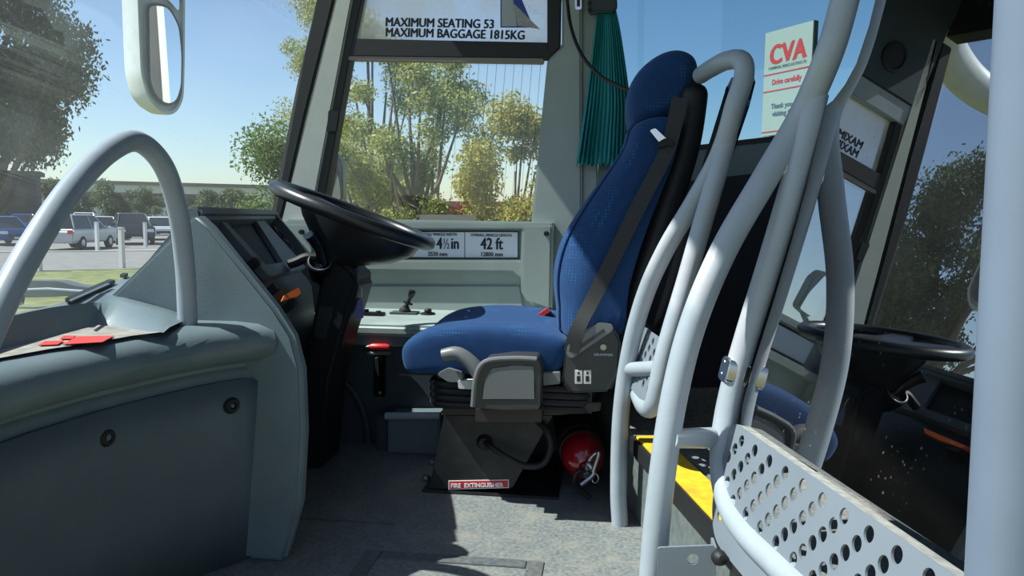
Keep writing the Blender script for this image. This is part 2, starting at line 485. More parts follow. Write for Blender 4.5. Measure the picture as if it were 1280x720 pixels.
# ground outside
g = structure(obj('ground', MB().box((0, 60, GZ - 0.05), (260, 240, 0.1)), 'grass', smooth=False), 'dry grass verge around the parked coach', 'ground')
def gp(x, y): return PZ(x, y, GZ)
def strip(name, d0, d1, mt, label, z):
    # a band across the view of the windscreen, lying between two distances along the forward left direction
    dv = Vector((-0.55, 0.835, 0)); tv = Vector((0.835, 0.55, 0))
    pts = [dv * d0 - tv * 60, dv * d0 + tv * 60, dv * d1 + tv * 60, dv * d1 - tv * 60]
    mb = MB().prism([(p.x, p.y, GZ) for p in pts], (0, 0, z))
    return structure(obj(name, mb, mt, smooth=False), label, 'ground')
strip('service_road', 25.0, 36.5, 'tarmac', 'pale tarmac lane in front of the parked cars', 0.012)
strip('kerb_line', 36.5, 36.9, 'kerb', 'pale kerb between lane and car park', 0.05)
strip('car_park', 36.9, 95.0, 'tarmac', 'tarmac car park beyond the lane', 0.011)

# cab floor
fl = structure(obj('floor', MB().prism([(-1.5, 0.95, -0.06), (0.9, 0.95, -0.06), (0.9, YW, -0.06), (-1.5, YW, -0.06)], (0, 0, 0.06)), 'vinyl', smooth=False))
hp = [PZ(452, 697, 0), PZ(682, 694, 0)]
yh = (hp[0].y + hp[1].y) / 2
hx0, hx1 = hp[0].x, hp[1].x
for a, b in (((hx0, yh - 0.45), (hx0 + 0.035, yh)), ((hx1 - 0.035, yh - 0.45), (hx1, yh)), ((hx0 + 0.037, yh - 0.035), (hx1 - 0.037, yh))):
    obj('hatch_strip', MB().box(((a[0] + b[0]) / 2, (a[1] + b[1]) / 2, 0.001), (b[0] - a[0], b[1] - a[1], 0.004)), 'vinyl_strip', fl, bevel=0.001)
s0, s1 = PZ(372, 648, 0), PZ(500, 646, 0)
obj('floor_seam', MB().box(((s0.x + s1.x) / 2, s0.y, 0), ((s1.x - s0.x), 0.008, 0.003)), 'vinyl_strip', fl)

# raised saloon floor with its nosing
E0, E1 = PZ(797, 547, 0.2), PZ(905, 662, 0.2)
ed = (E1 - E0).normalized()
EA = E0 - ed * 0.50          # far end
EB = E1 + ed * 0.38          # near end
EA.z = EB.z = 0
st = structure(obj('floor_step', MB().prism([EA, EB, Vector((3.2, EB.y, 0)), Vector((3.2, EA.y, 0))], (0, 0, 0.197)), 'riser', smooth=False))
nrm = Vector((-ed.y, ed.x, 0))
if nrm.x < 0: nrm = -nrm
def onstep(a, b, z=0.197): return E0.xy.to_3d() + ed * a + nrm * b + Vector((0, 0, z))
L = (E1 - E0).length
obj('step_vinyl', MB().prism([onstep(0.0, 0.072), onstep(L + 0.38, 0.072), onstep(L + 0.38, 0.9), onstep(0.0, 0.9)], (0, 0, 0.004)), 'vinyl', st, smooth=False)
obj('landing_grit', MB().prism([onstep(-0.5, -0.004), onstep(-0.012, -0.004), onstep(-0.012, 0.9), onstep(-0.5, 0.9)], (0, 0, 0.004)), 'grit', st, smooth=False)
o = obj('nosing_strip', MB().prism([onstep(0.0, -0.004), onstep(L + 0.02, -0.004), onstep(L + 0.02, 0.06), onstep(0.0, 0.06)], (0, 0, 0.008)), 'yellow', st, bevel=0.002)
o['label'] = 'worn yellow step edge strip'
obj('nosing_trim', MB().prism([onstep(-0.02, -0.014, 0.16), onstep(L + 0.38, -0.014, 0.16), onstep(L + 0.38, -0.003, 0.16), onstep(-0.02, -0.003, 0.16)], (0, 0, 0.04)), 'black_rubber', st, bevel=0.002)
obj('nosing_dark', MB().prism([onstep(L + 0.025, -0.004), onstep(L + 0.38, -0.004), onstep(L + 0.38, 0.06), onstep(L + 0.025, 0.06)], (0, 0, 0.007)), 'vinyl_strip', st, bevel=0.002)
# stair well below the cab floor towards the door
structure(obj('floor_entrance', MB().box((0.2, 0.62, -0.33), (1.9, 0.66, 0.06)), 'vinyl', smooth=False))
structure(obj('wall_stair', MB().box((0.2, 0.958, -0.18), (1.9, 0.016, 0.24)), 'riser', smooth=False))

# roof and saloon shell
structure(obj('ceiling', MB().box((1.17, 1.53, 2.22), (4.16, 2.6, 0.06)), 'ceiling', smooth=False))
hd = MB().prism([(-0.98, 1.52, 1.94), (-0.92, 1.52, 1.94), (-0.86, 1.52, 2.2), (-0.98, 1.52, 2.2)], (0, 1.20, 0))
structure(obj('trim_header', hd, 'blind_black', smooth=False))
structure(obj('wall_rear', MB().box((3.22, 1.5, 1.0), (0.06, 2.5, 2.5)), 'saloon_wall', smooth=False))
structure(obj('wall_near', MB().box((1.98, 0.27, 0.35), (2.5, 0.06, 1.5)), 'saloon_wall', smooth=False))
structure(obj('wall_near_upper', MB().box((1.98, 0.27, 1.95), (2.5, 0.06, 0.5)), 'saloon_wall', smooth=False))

# offside wall: pieces in the plane Y = YW, outlined in the picture and given real thickness
def wallpiece(name, px, mt, y0=YW, th=0.05, rad=0.0, parent=None, bevel=0.0, kind=True):
    pts = [P(x, y, y0) for x, y in px]
    if rad: pts = round_poly(pts, rad)
    o = obj(name, MB().prism(pts, (0, th, 0)), mt, parent, bevel=bevel)
    if kind and parent is None: structure(o)
    return o
wallpiece('trim_1', [(417, 0), (352, 262), (345, 292), (388, 292), (397, 240), (440, 10), (470, -150), (455, -150)], 'pillar_beige', YW - 0.03, 0.09, bevel=0.012)
scr = P(380, 257, YW - 0.03)
obj('trim_screw', MB().lathe([(0.0, 0.006), (0.006, 0.006), (0.010, 0.002), (0.010, -0.002)], scr, (0, -1, 0)), 'black_plastic', bpy.data.objects['trim_1'])
# B pillar
structure(obj('trim_2', MB().prism([P(684, 74, YW - 0.02), P(664, 276, YW - 0.02), P(655, 395, YW - 0.02), P(728, 395, YW - 0.02), P(727, 0, YW - 0.02), P(727, -170, YW - 0.02), P(704, -170, YW - 0.02), P(702, 58, YW - 0.02)], (0, 0.09, 0)), 'pillar_grey', bevel=0.008))
structure(obj('trim_3', MB().prism([P(728, -170, YW), P(726, 395, YW), P(748, 395, YW), P(746, -170, YW)], (0, 0.07, 0)), 'pillar_grey', bevel=0.006))

# driver's side window
w1 = thing('window_1', 'driver side window with white upper film and black frame', 'window', P(540, 276, YW)); w1['kind'] = 'structure'
fr = 'black_rubber'
def wp(name, px, mt, y0, th, bev=0.003):
    return wallpiece(name, px, mt, y0, th, parent=w1, bevel=bev)
wp('frame_front', [(440, 0), (391, 262), (388, 292), (400, 292), (407, 240), (437, 72), (452, 0), (458, -26), (446, -26)], fr, YW - 0.02, 0.06)
wp('transom', [(441, 48), (436, 70), (685, 73), (686, 53)], fr, YW - 0.022, 0.05)
wp('frame_rear', [(684, 74), (684, 0), (684, -26), (703, -26), (701, 0), (700, 58), (692, 66)], fr, YW - 0.025, 0.05)
wp('sliding_rail', [(437, 70), (434, 75), (678, 79), (680, 76), (678, 73)], 'brown_strip', YW - 0.02, 0.03, 0.001)
wp('upper_pane', [(441, 50), (456, -26), (688, -26), (688, 56)], 'film', YW + 0.012, 0.004, 0)
wp('lower_pane', [(436, 70), (394, 285), (668, 285), (686, 72)], 'glass', YW + 0.012, 0.004, 0)
wp('frame_lower', [(395, 273), (392, 292), (664, 292), (664, 277)], 'pillar_grey', YW - 0.01, 0.06)
wp('latch', [(410, 137), (425, 139), (421, 165), (408, 165)], 'black_plastic', YW - 0.04, 0.025, 0.004)
wr = MB()
for i in range(10):
    x = 575 + i * 11
    wr.tube([P(x + 2, 79, YW + 0.011), P(x - 14, 276, YW + 0.011)], 0.0006, 4)
wo_ = obj('heater_wires', wr, 'ink_grey', w1, smooth=False); wo_['kind'] = 'stuff'

wp('frame_top', [(446, -24), (440, -52), (705, -52), (705, -24)], 'rail', YW - 0.025, 0.06)
t4 = structure(obj('trim_4', MB().prism([P(438, -52, YW - 0.03), P(456, -235, YW - 0.03), P(740, -235, YW - 0.03), P(740, -52, YW - 0.03)], (0, 0.09, 0)), 'wall_dark', bevel=0.006))
obj('speaker', MB().lathe([(0.0, 0.002), (0.04, 0.002), (0.045, 0.008), (0.055, 0.006), (0.058, 0.0)], P(506, -96, YW - 0.03), (0, -1, 0), 28), 'black_plastic', t4)
structure(obj('wall_right_upper', MB().box((1.15, YW + 0.03, 2.08), (4.1, 0.06, 0.24)), 'saloon_wall', smooth=False))
# saloon window and the band below it
w2 = thing('window_2', 'large tinted saloon side window behind the driver', 'window', P(880, 185, YW)); w2['kind'] = 'structure'
def wq(name, px, mt, y0, th, bev=0.0): return wallpiece(name, px, mt, y0, th, parent=w2, bevel=bev)
sl0, sl1 = P(748, 196, YW), P(960, 171, YW)
dz = (sl1.z - sl0.z) / (sl1.x - sl0.x)
def sillz(x): return sl0.z + dz * (x - sl0.x) if x < 1.0 else sl0.z + dz * (1.0 - sl0.x)
xs = [sl0.x, 1.0, 3.2]
pane = [Vector((x, YW + 0.02, sillz(x) - 0.01)) for x in xs] + [Vector((3.2, YW + 0.02, 1.99)), Vector((sl0.x, YW + 0.02, 1.99))]
obj('pane', MB().prism(pane, (0, 0.006, 0)), 'saloon_glass', w2, smooth=False)
band = [Vector((x, YW - 0.005, sillz(x))) for x in xs] + [Vector((x, YW - 0.005, sillz(x) - 0.018)) for x in xs[::-1]]
obj('edge_seal', MB().prism(band, (0, 0.02, 0)), 'black_rubber', w2, smooth=False)
low = [Vector((x, YW, sillz(x) - 0.018)) for x in xs] + [Vector((x, YW, sillz(x) - 0.12)) for x in xs[::-1]]
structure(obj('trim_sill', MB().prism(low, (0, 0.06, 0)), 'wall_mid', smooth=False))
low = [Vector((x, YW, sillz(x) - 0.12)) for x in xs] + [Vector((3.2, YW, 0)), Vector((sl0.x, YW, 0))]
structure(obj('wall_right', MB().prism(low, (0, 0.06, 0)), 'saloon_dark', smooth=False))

# moulded panel under the driver's window
mp = thing('wall_panel', 'pale moulded plastic panel under the driver side window', 'panel', P(560, 392, 2.68)); mp['kind'] = 'structure'
def mpp(name, px, mt, y0, th, rad=0.0, bev=0.006):
    return wallpiece(name, px, mt, y0, th, rad, mp, bev)
mpp('back_sheet', [(340, 276), (340, 395), (692, 395), (692, 279)], 'wall_pale', 2.665, 0.03, 0, 0)
mpp('top_bar', [(357, 274), (357, 287), (652, 287), (692, 294), (692, 279)], 'wall_pale', 2.625, 0.06, 0.0)
mpp('middle_bar', [(357, 325), (357, 340), (440, 338), (640, 340), (654, 352), (654, 325)], 'wall_pale', 2.632, 0.05, 0.0)
mpp('end_block', [(652, 279), (650, 330), (651, 365), (660, 380), (690, 390), (692, 279)], 'wall_pale', 2.615, 0.07, 0.0, 0.012)
mpp('front_block', [(357, 278), (357, 392), (392, 392), (392, 278)], 'wall_pale', 2.62, 0.06, 0.0, 0.01)
# tilted lower face of the pocket
pk = [P(455, 357, 2.655), P(650, 357, 2.655), P(655, 392, 2.648), P(440, 392, 2.648)]
obj('pocket_face', MB().prism([pk[0], pk[1], pk[2], pk[3]], (0, 0.05, 0)), 'wall_pale', mp, bevel=0.004)
for x, y in ((683, 292), (671, 387), (377, 290)):
    c = P(x, y, 2.612)
    obj('panel_stud', MB().lathe([(0.0, 0.012), (0.007, 0.012), (0.009, 0.006), (0.009, -0.006)], c, (0, -1, 0)), 'black_plastic', mp)

# side console: ledge top and dark lower wall
lz = 0.382
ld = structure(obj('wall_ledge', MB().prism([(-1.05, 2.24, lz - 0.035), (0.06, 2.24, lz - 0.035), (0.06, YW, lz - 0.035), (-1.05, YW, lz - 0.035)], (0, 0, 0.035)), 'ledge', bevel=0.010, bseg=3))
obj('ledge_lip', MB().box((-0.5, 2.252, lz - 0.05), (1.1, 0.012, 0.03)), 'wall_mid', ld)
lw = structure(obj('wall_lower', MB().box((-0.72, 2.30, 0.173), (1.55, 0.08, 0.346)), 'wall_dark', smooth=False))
arc = smooth_path([P(380, 462, 2.26), P(415, 468, 2.255), P(442, 490, 2.252), (P(457, 525, 2.25)), P(461, 566, 2.25)], 6)
obj('wheel_arch_bead', MB().tube(arc, 0.011, 10), 'wall_dark', lw)
bxp = thing('heater_box', 'grey metal box with a rolled top edge low on the cab wall', 'box', PZ(520, 566, 0))
pts = [P(484, 519, 2.17), P(484, 569, 2.17), P(550, 569, 2.17), P(550, 519, 2.17)]
for p in pts:
    if p.z < 0.05: p.z = 0.001
obj('body', MB().prism(pts, (0, 0.09, 0)), 'wall_mid', bxp, bevel=0.006)
obj('rolled_edge', MB().tube([P(482, 520, 2.165), P(550, 520, 2.165)], 0.012, 12), 'rail', bxp)
obj('side_bracket', MB().box(P(478, 537, 2.20) + Vector((0, 0.02, -0.01)), (0.035, 0.06, 0.12)), 'wall_dark', bxp, bevel=0.003)

# black bulkhead behind the driver and plain dark board added behind the glass
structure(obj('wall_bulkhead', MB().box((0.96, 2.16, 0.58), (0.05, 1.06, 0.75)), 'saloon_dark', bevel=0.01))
structure(obj('wall_dark_backing', MB().box((1.25, 0.72, 0.62), (0.05, 0.80, 0.85)), 'saloon_dark', bevel=0.01))  # added to keep the space behind the entrance glass dark

# windscreen
w3 = thing('window_3', 'large curved windscreen with dusty glass', 'window', (-1.5, 1.5, 0.5)); w3['kind'] = 'structure'
def wsx(y, z):
    t = (y - 1.5) / 1.2
    xb = -1.62 + 0.40 * t * t           # at z = .6
    xt = -1.20 + 0.22 * t * t           # at z = 1.75
    a = (z - 0.6) / 1.15
    return xb + (xt - xb) * a
rows = []
for i in range(13):
    z = 0.40 + (2.19 - 0.40) * i / 12
    rows.append([Vector((wsx(0.32 + 2.36 * j / 24, z), 0.32 + 2.36 * j / 24, z)) for j in range(25)])
obj('windscreen_pane', MB().loft(rows, cap=False, close=False), 'windscreen', w3)
sl = [P(397, -8, YW - 0.03), P(370, 108, YW - 0.03), P(339, 264, YW - 0.03), P(333, 300, YW - 0.03), P(342, 300, YW - 0.03), P(354, 262, YW - 0.03), P(382, 140, YW - 0.03), P(416, 5, YW - 0.03), P(450, -150, YW - 0.03), P(432, -150, YW - 0.03)]
obj('windscreen_seal', MB().prism(sl, (0, 0.05, 0)), 'black_rubber', w3, bevel=0.006)
# front of the coach below the screen
structure(obj('wall_front', MB().prism([(-1.60, 0.3, 0.42), (-1.56, 0.3, 0.42), (-1.50, 0.3, -0.7), (-1.56, 0.3, -0.7)], (0, 2.4, 0)), 'mirror_white', smooth=False))

# ================================================================== DASHBOARD
db = thing('dashboard', 'blue-grey moulded coach dashboard with entrance console and tray', 'dashboard', (-1.0, 1.4, 0))
# --- entrance console: stations along its curved face
ST = [(-0.80, 0.38, 1.0), (-0.835, 0.62, 1.0), (-0.852, 0.85, 1.0), (-0.848, 1.0, 1.0), (-0.832, 1.12, 1.0), (-0.805, 1.22, 1.0), (-0.785, 1.28, 1.0), (-0.765, 1.33, 0.6), (-0.745, 1.37, 0.0), (-0.715, 1.41, 0.0), (-0.685, 1.45, 0.0)]
PROF = [(0.036, 0.0), (0.024, 0.15), (0.012, 0.30), (0.006, 0.402), (0.016, 0.412), (0.014, 0.420), (-0.010, 0.426), (-0.034, 0.441), (-0.045, 0.463), (-0.035, 0.486), (-0.008, 0.500), (0.030, 0.504), (0.085, 0.504)]
rings = []
for i, (x, y, d) in enumerate(ST):
    a = Vector((*ST[max(i - 1, 0)][:2], 0)); b = Vector((*ST[min(i + 1, len(ST) - 1)][:2], 0))
    t = (b - a).normalized(); nin = Vector((-t.y, t.x, 0))       # inward (towards -X)
    c = Vector((x, y, 0))
    ring = [c + nin * u + Vector((0, 0, z)) for u, z in PROF]
    bx = -1.03
    zt = 0.504
    e = ring[-1]
    back = Vector((bx, y + 0.10 * max(0, (y - 1.1)), 0))
    for f_, z in ((0.02, zt), (0.05, zt), (1.0, zt)):
        ring.append(Vector((e.x + (back.x - e.x) * f_, e.y + (back.y - e.y) * f_, z)))
    ring.append(Vector((-1.12, back.y + 0.05, 0.46)))
    ring.append(Vector((-1.50, back.y + 0.10, 0.38)))
    rings.append(ring)
obj('console_body', MB().loft(rings, cap=False, close=False), 'console', db, ang=50)
# tray wall wrapping round the back and the far end of the tray, with the surface behind it
zf = 0.506
YB0 = 1.428
tw0 = [PZ(-60, 460, zf), PZ(-30, 446, zf), PZ(60, 424, zf), PZ(118, 407, zf), PZ(150, 410, zf), PZ(185, 416, zf), PZ(204, 416, zf + 0.003)]
tw1 = [PZ(-60, 416, .552), PZ(-30, 406, .552), PZ(60, 385, .552), PZ(126, 378, .546), PZ(168, 383, .540), PZ(202, 396, .528), PZ(212, 409, .514)]
tw2 = [PZ(-60, 413, .550), PZ(-30, 403, .550), PZ(60, 383, .550), PZ(128, 366, .552), P(160, 373, YB0), P(205, 385, YB0), P(240, 396, YB0)]
tw3 = [p + Vector((-0.03, 0.02, -0.10)) for p in tw2[:4]]
obj('tray_skirt', MB().loft([tw2[:4], tw3], cap=False, close=False), 'console', db)
tw_ = [smooth_path(t, 4) for t in (tw0, tw1, tw2)]
obj('tray_surround', MB().loft(tw_, cap=False, close=False), 'console', db, ang=50)
wsh = [PZ(60, 384.5, .550), PZ(112, 366, .551), PZ(164, 344, .552), PZ(212, 344, .552), P(160, 373, YB0 + 0.01), PZ(128, 367, .551)]
obj('demister_shelf', MB().prism(wsh, (0, 0, -0.03)), 'console', db, smooth=False)
# tray mat (brown grit) and red stickers
tm = [p + Vector((0, 0, 0.002)) for p in (PZ(-60, 478, zf), PZ(-30, 458, zf), PZ(0, 449, zf), PZ(60, 438, zf), PZ(120, 429, zf), PZ(165, 421, zf), PZ(200, 417, zf))]
tm += [p + Vector((0, 0, 0.002)) for p in tw0[::-1]]
mb = MB().add(tm, [tuple(range(len(tm)))])
o = obj('tray_mat', mb, 'tray_floor', db, smooth=False)
zt = zf + 0.004
for px in ([(78, 431), (97, 421), (143, 420), (128, 428)], [(75, 424), (80, 420), (95, 420), (90, 424)], [(48, 432), (56, 427), (80, 426), (72, 431)]):
    obj('tray_sticker', MB().prism([PZ(x, y, zt) for x, y in px], (0, 0, 0.001)), 'tray_red', db, smooth=False)
# recessed service panel screws on the face
for x, y, yy in ((134, 547, 1.145), (290, 507, 1.385)):
    c = P(x, y, yy); 
    # nearest console station for the normal
    j = min(range(1, len(ST) - 1), key=lambda k: abs(ST[k][1] - c.y))
    t = (Vector((*ST[j + 1][:2], 0)) - Vector((*ST[j - 1][:2], 0))).normalized(); nn = Vector((t.y, -t.x, 0))
    o = obj('panel_fastener', MB().lathe([(0.0, 0.0), (0.006, 0.0), (0.007, 0.005), (0.013, 0.005), (0.0165, 0.0), (0.0165, -0.02)], c, nn, 28), 'black_plastic', db)
    obj('fastener_hex', MB().lathe([(0.0, 0.003), (0.0045, 0.003), (0.0045, -0.002)], c, nn, 6), 'dash_grey', o)
# raised service panel on the face, slightly proud
pr = []
for i in range(1, 11):
    x, y, d = ST[i]
    t = (Vector((*ST[min(i + 1, 10)][:2], 0)) - Vector((*ST[i - 1][:2], 0))).normalized(); nin = Vector((-t.y, t.x, 0))
    c = Vector((x, y, 0))
    k = 0.985 if i < 10 else 0.95
    pr.append([c + nin * (u - 0.006) + Vector((0, 0, z)) for u, z in ((0.035, 0.004), (0.024, 0.15), (0.012, 0.30), (0.007, 0.398 * k))])
obj('service_panel', MB().loft(pr, cap=False, close=False), 'console_panel', db, ang=60, solid=0.006)
# --- binnacle side wall
out = [(243, 266), (262, 283), (300, 330), (345, 386), (366, 420), (377, 462), (380, 540), (375, 630), (356, 745), (180, 745), (143, 500), (132, 374), (143, 364)]
YB = 1.43
pts = [P(x, y, YB) for x, y in out]
for p in pts: p.z = max(p.z, 0.002)
obj('side_wall', MB().prism(pts, (0, 0.035, 0)), 'console', db, bevel=0.009, bseg=3)
# --- binnacle body: extruded across the cab
A_ = P(243, 266, YB); B_ = P(345, 386, YB)
fd = (B_ - A_).normalized(); fn = Vector((-fd.z, 0, fd.x))
if fn.z < 0: fn = -fn
ins = 0.035
a2 = A_ - fn * ins + fd * 0.02; b2 = B_ - fn * ins
XO = P(345, 275, 2.4).x - P(243, 266, YB).x      # the binnacle runs forward as it goes across
def ext(pts, y0, y1, shift=1.0):
    r0 = [Vector((p.x + XO * shift * (y0 - YB) / (2.4 - YB), y0, p.z)) for p in pts]
    r1 = [Vector((p.x + XO * shift * (y1 - YB) / (2.4 - YB), y1, p.z)) for p in pts]
    return [r0, r1]
body = [a2, b2, b2 + Vector((0.01, 0, -0.10)), Vector((b2.x - 0.02, 0, 0.30)), Vector((b2.x - 0.22, 0, 0.02)), Vector((-1.0, 0, 0.02)), Vector((-1.0, 0, 0.54)), Vector((a2.x - 0.06, 0, a2.z - 0.05))]
obj('lower_dash', MB().loft(ext(body, YB + 0.036, 2.23)), 'dash_dark', db, bevel=0.006)
hood = [A_ + fd * 0.012, A_ + fn * 0.012 + fd * -0.01, A_ + Vector((-0.020, 0, 0.008)), A_ + Vector((-0.05, 0, -0.026)), A_ + Vector((-0.155, 0, -0.14)), A_ + Vector((-0.14, 0, -0.155)), A_ + Vector((-0.03, 0, -0.05))]
obj('hood', MB().loft(ext(hood, YB + 0.034, 2.42)), 'dash_grey', db, bevel=0.008)
obj('far_wall', MB().loft(ext([A_, A_ + fd * 0.1, B_, B_ + Vector((0.01, 0, -0.12)), Vector((B_.x - 0.05, 0, 0.39)), Vector((-0.95, 0, 0.39)), A_ + Vector((-0.14, 0, -0.15))], 2.39, 2.425)), 'dash_grey', db, bevel=0.006)
obj('dash_shelf', MB().prism([(-1.05, 1.50, 0.42), (-1.54, 1.5, 0.42), (-1.46, 2.5, 0.42), (-1.25, 2.62, 0.42), (-1.05, 2.5, 0.42)], (0, 0, -0.03)), 'dash_grey', db)
# face plane of the binnacle (inset)
ya = Vector((XO / (2.4 - YB), 1, 0)).normalized()
FN = fd.cross(ya).normalized()
if FN.z < 0: FN = -FN
FQ = A_ - fn * ins
FQ = Vector((FQ.x, YB, FQ.z)) + FN * 0.001
def PF(x, y, h=0.0): return PN(x, y, FN, FQ + FN * h)
bz_out = round_poly([PF(264, 277), (PF(321, 276)), PF(378, 339), PF(329, 352)], [0.02, 0.02, 0.03, 0.02])
bz_in = round_poly([PF(274, 281), PF(314, 280), PF(348, 333), PF(325, 337)], [0.015, 0.015, 0.02, 0.015])
mb = MB()
no = len(bz_out); h = FN * 0.018
mb.add(bz_out + [p + h for p in bz_out] + [p + h for p in bz_in] + bz_in,
       [(i, (i + 1) % no, no + (i + 1) % no, no + i) for i in range(no)] + [(no + i, no + (i + 1) % no, 2 * no + (i + 1) % no, 2 * no + i) for i in range(no)] + [(2 * no + i, 2 * no + (i + 1) % no, 3 * no + (i + 1) % no, 3 * no + i) for i in range(no)])
bzo = obj('display_bezel', mb, 'dash_grey', db, ang=40)
obj('display_screen', MB().prism([p + FN * 0.002 for p in bz_in], FN * 0.002), 'screen', bzo, smooth=False)
# gauge pod and switches on the face
for x, y, r in ((347, 297, 0.034), (356, 309, 0.022)):
    c = PF(x, y)
    o = obj('gauge', MB().lathe([(0.0, 0.006), (r * 0.75, 0.006), (r * 0.8, 0.016), (r, 0.016), (r, -0.01)], c, FN, 24), 'black_plastic', db)
for x, y in ((311, 335), (336, 366)):
    c = PF(x, y)
    M3 = Matrix((fd, ya, FN)).transposed()
    obj('rocker_switch', MB().box(c + FN * 0.014, (0.022, 0.035, 0.03), M3), 'black_plastic', db, bevel=0.003)
obj('switch_strip', MB().prism([PF(262, 288, .004), PF(268, 288, .004), PF(348, 392, .004), PF(340, 392, .004)], FN * 0.008), 'black_plastic', db, bevel=0.002)
# orange tag, knob panel below the display
tg = round_poly([PF(350, 378, 0.02), PF(353, 371, 0.02), PF(371, 361, 0.02), (PF(374, 368, 0.02)), PF(370, 372, 0.02)], 0.004, 3)
o = obj('warning_tag', MB().prism(tg, FN * 0.006), 'orange', db, bevel=0.001); o['label'] = 'orange plastic flag on a dash switch'
obj('tag_switch', MB().box(PF(362, 382, 0.01), (0.02, 0.06, 0.03), Matrix((fd, ya, FN)).transposed()), 'black_plastic', db, bevel=0.003)
# vent slot on the dash top
vq = [PZ(80, 378, 0.554), PZ(88, 379, 0.554), PZ(145, 354, 0.554), PZ(136, 353, 0.554)]
vs_ = obj('demister_vent', MB().prism(round_poly(vq, 0.012, 4), (0, 0, 0.008)), 'black_plastic', db, bevel=0.002)
vi = [PZ(86, 376, 0.562), PZ(90, 377, 0.562), PZ(138, 355.5, 0.562), PZ(134, 355, 0.562)]
obj('vent_slot', MB().prism(vi, (0, 0, 0.002)), 'dash_grey', vs_)
vq = [PZ(150, 347, 0.554), PZ(156, 348, 0.554), PZ(160, 345, 0.554), PZ(154, 344.5, 0.554)]
obj('demister_vent', MB().prism(vq, (0, 0, 0.008)), 'black_plastic', db)

# ------------------------------------------------------------------ hoop grab rail on the console
hoop = smooth_path([P(235, 420, 1.37), P(234, 385, 1.37), P(231, 330, 1.365), P(222, 262, 1.34), P(204, 207, 1.30), P(172, 177, 1.235), P(135, 190, 1.15), P(90, 235, 1.05), P(40, 310, 0.94), P(-5, 395, 0.86), P(-40, 480, 0.80), P(-62, 560, 0.77)], 8)
hoop[0].z = 0.502
o = tag(obj('grab_rail', MB().tube(hoop, 0.0185, 20), 'rail_hoop'), 'silver-grey arched grab rail standing on the entrance console', 'grab rail')

# ================================================================== STEERING
wc = (P(347, 232, 2.05) + P(540, 307, 2.05)) / 2
ta = math.atan2(P(347, 232, 2.05).z - P(540, 307, 2.05).z, P(540, 307, 2.05).x - P(347, 232, 2.05).x)
wax = Vector((math.sin(ta), 0.06, math.cos(ta))).normalized(); wd = Vector((math.cos(ta), 0, -math.sin(ta)))
wy = wax.cross(wd)
sw = thing('steering_wheel', 'large black steering wheel tilted above its column', 'steering wheel', wc)
WR = 0.222
rim = [wc + (wd * math.cos(a) + wy * math.sin(a)) * WR for a in [2 * math.pi * i / 64 for i in range(64)]]
obj('rim', MB().tube(rim, 0.019, 14, closed=True), 'wheel_black', sw)
gm = None
for i in range(32):
    a0 = 2 * math.pi * i / 32
    dv = wd * math.cos(a0) + wy * math.sin(a0)
    if gm is None:
        gm = obj('finger_grip', MB().box((0, 0, 0), (0.012, 0.020, 0.010)), 'wheel_black', sw, bevel=0.003, local=True)
        go_ = gm
    else:
        go_ = gm.copy(); COL.objects.link(go_); go_.parent = sw
    go_.location = dv * WR - wax * 0.0135
    go_.rotation_euler = Matrix((dv, wax.cross(dv), wax)).transposed().to_euler()
obj('hub', MB().lathe([(0.0, 0.022), (0.085, 0.022), (0.105, 0.012), (0.115, -0.01), (0.10, -0.05), (0.075, -0.085), (0.05, -0.11), (0.0, -0.11)], wc - wax * 0.02, wax, 32), 'wheel_black', sw)
for a in (0.55, math.pi - 0.55, -0.55, math.pi + 0.55):
    dv = wd * math.cos(a) + wy * math.sin(a)
    sv = wax.cross(dv)
    rg = []
    for r_, w_, h_, up in ((0.08, 0.055, 0.024, -0.012), (0.15, 0.04, 0.018, -0.006), (0.222, 0.032, 0.014, 0.0)):
        c = wc + dv * r_ + wax * up
        rg.append([c + sv * w_ + wax * h_ / 2, c - sv * w_ + wax * h_ / 2, c - sv * w_ - wax * h_ / 2, c + sv * w_ - wax * h_ / 2])
    obj('spoke', MB().loft(rg), 'wheel_black', sw, bevel=0.004)
# wheel shroud seen below the rim
sh = [[wc - wax * hh + (wd * math.cos(a) * rx + wd * ox + wy * math.sin(a) * ry) for a in [2 * math.pi * i / 28 for i in range(28)]] for hh, rx, ry, ox in ((0.012, 0.185, 0.13, 0.025), (0.05, 0.165, 0.12, 0.03), (0.09, 0.12, 0.10, 0.025), (0.125, 0.07, 0.075, 0.0), (0.14, 0.05, 0.06, -0.01))]
obj('shroud', MB().loft(sh), 'wheel_black', sw)

sc = thing('steering_column', 'black boxed steering column with stalk and ring below the wheel', 'steering column', PZ(395, 575, 0))
cp = [(366, 600), (376, 474), (390, 400), (398, 352), (386, 338), (392, 322), (412, 318), (440, 336), (448, 352), (443, 372), (428, 420), (413, 476), (402, 600)]
pts = [P(x, y, 1.99) for x, y in cp]
for p in pts: p.z = max(p.z, 0.0)
obj('column_cover', MB().prism(pts, (0, 0.15, 0)), 'black_plastic', sc, bevel=0.014, bseg=3)
o = obj('cover_decal', MB().prism([P(x, y, 1.9885) for x, y in ((399, 382), (417, 384), (407, 425), (392, 420))], (0, 0.002, 0)), 'dash_dark', sc)
c0 = P(400, 330, 1.985)
ca = Vector((0.25, -0.65, 0.6)).normalized()
obj('lock_ring', MB().lathe([(0.030, -0.05), (0.036, 0.0), (0.036, 0.012), (0.028, 0.014), (0.026, 0.004), (0.0, 0.004)], c0, ca, 28), 'black_gloss', sc)
ring_pts = [c0 + ca * 0.013 + (ca.orthogonal().normalized() * math.cos(a) + ca.cross(ca.orthogonal().normalized()) * math.sin(a)) * 0.030 for a in [2 * math.pi * i / 32 for i in range(32)]]
obj('ring_edge', MB().tube(ring_pts, 0.0022, 8, closed=True), 'steel', sc)
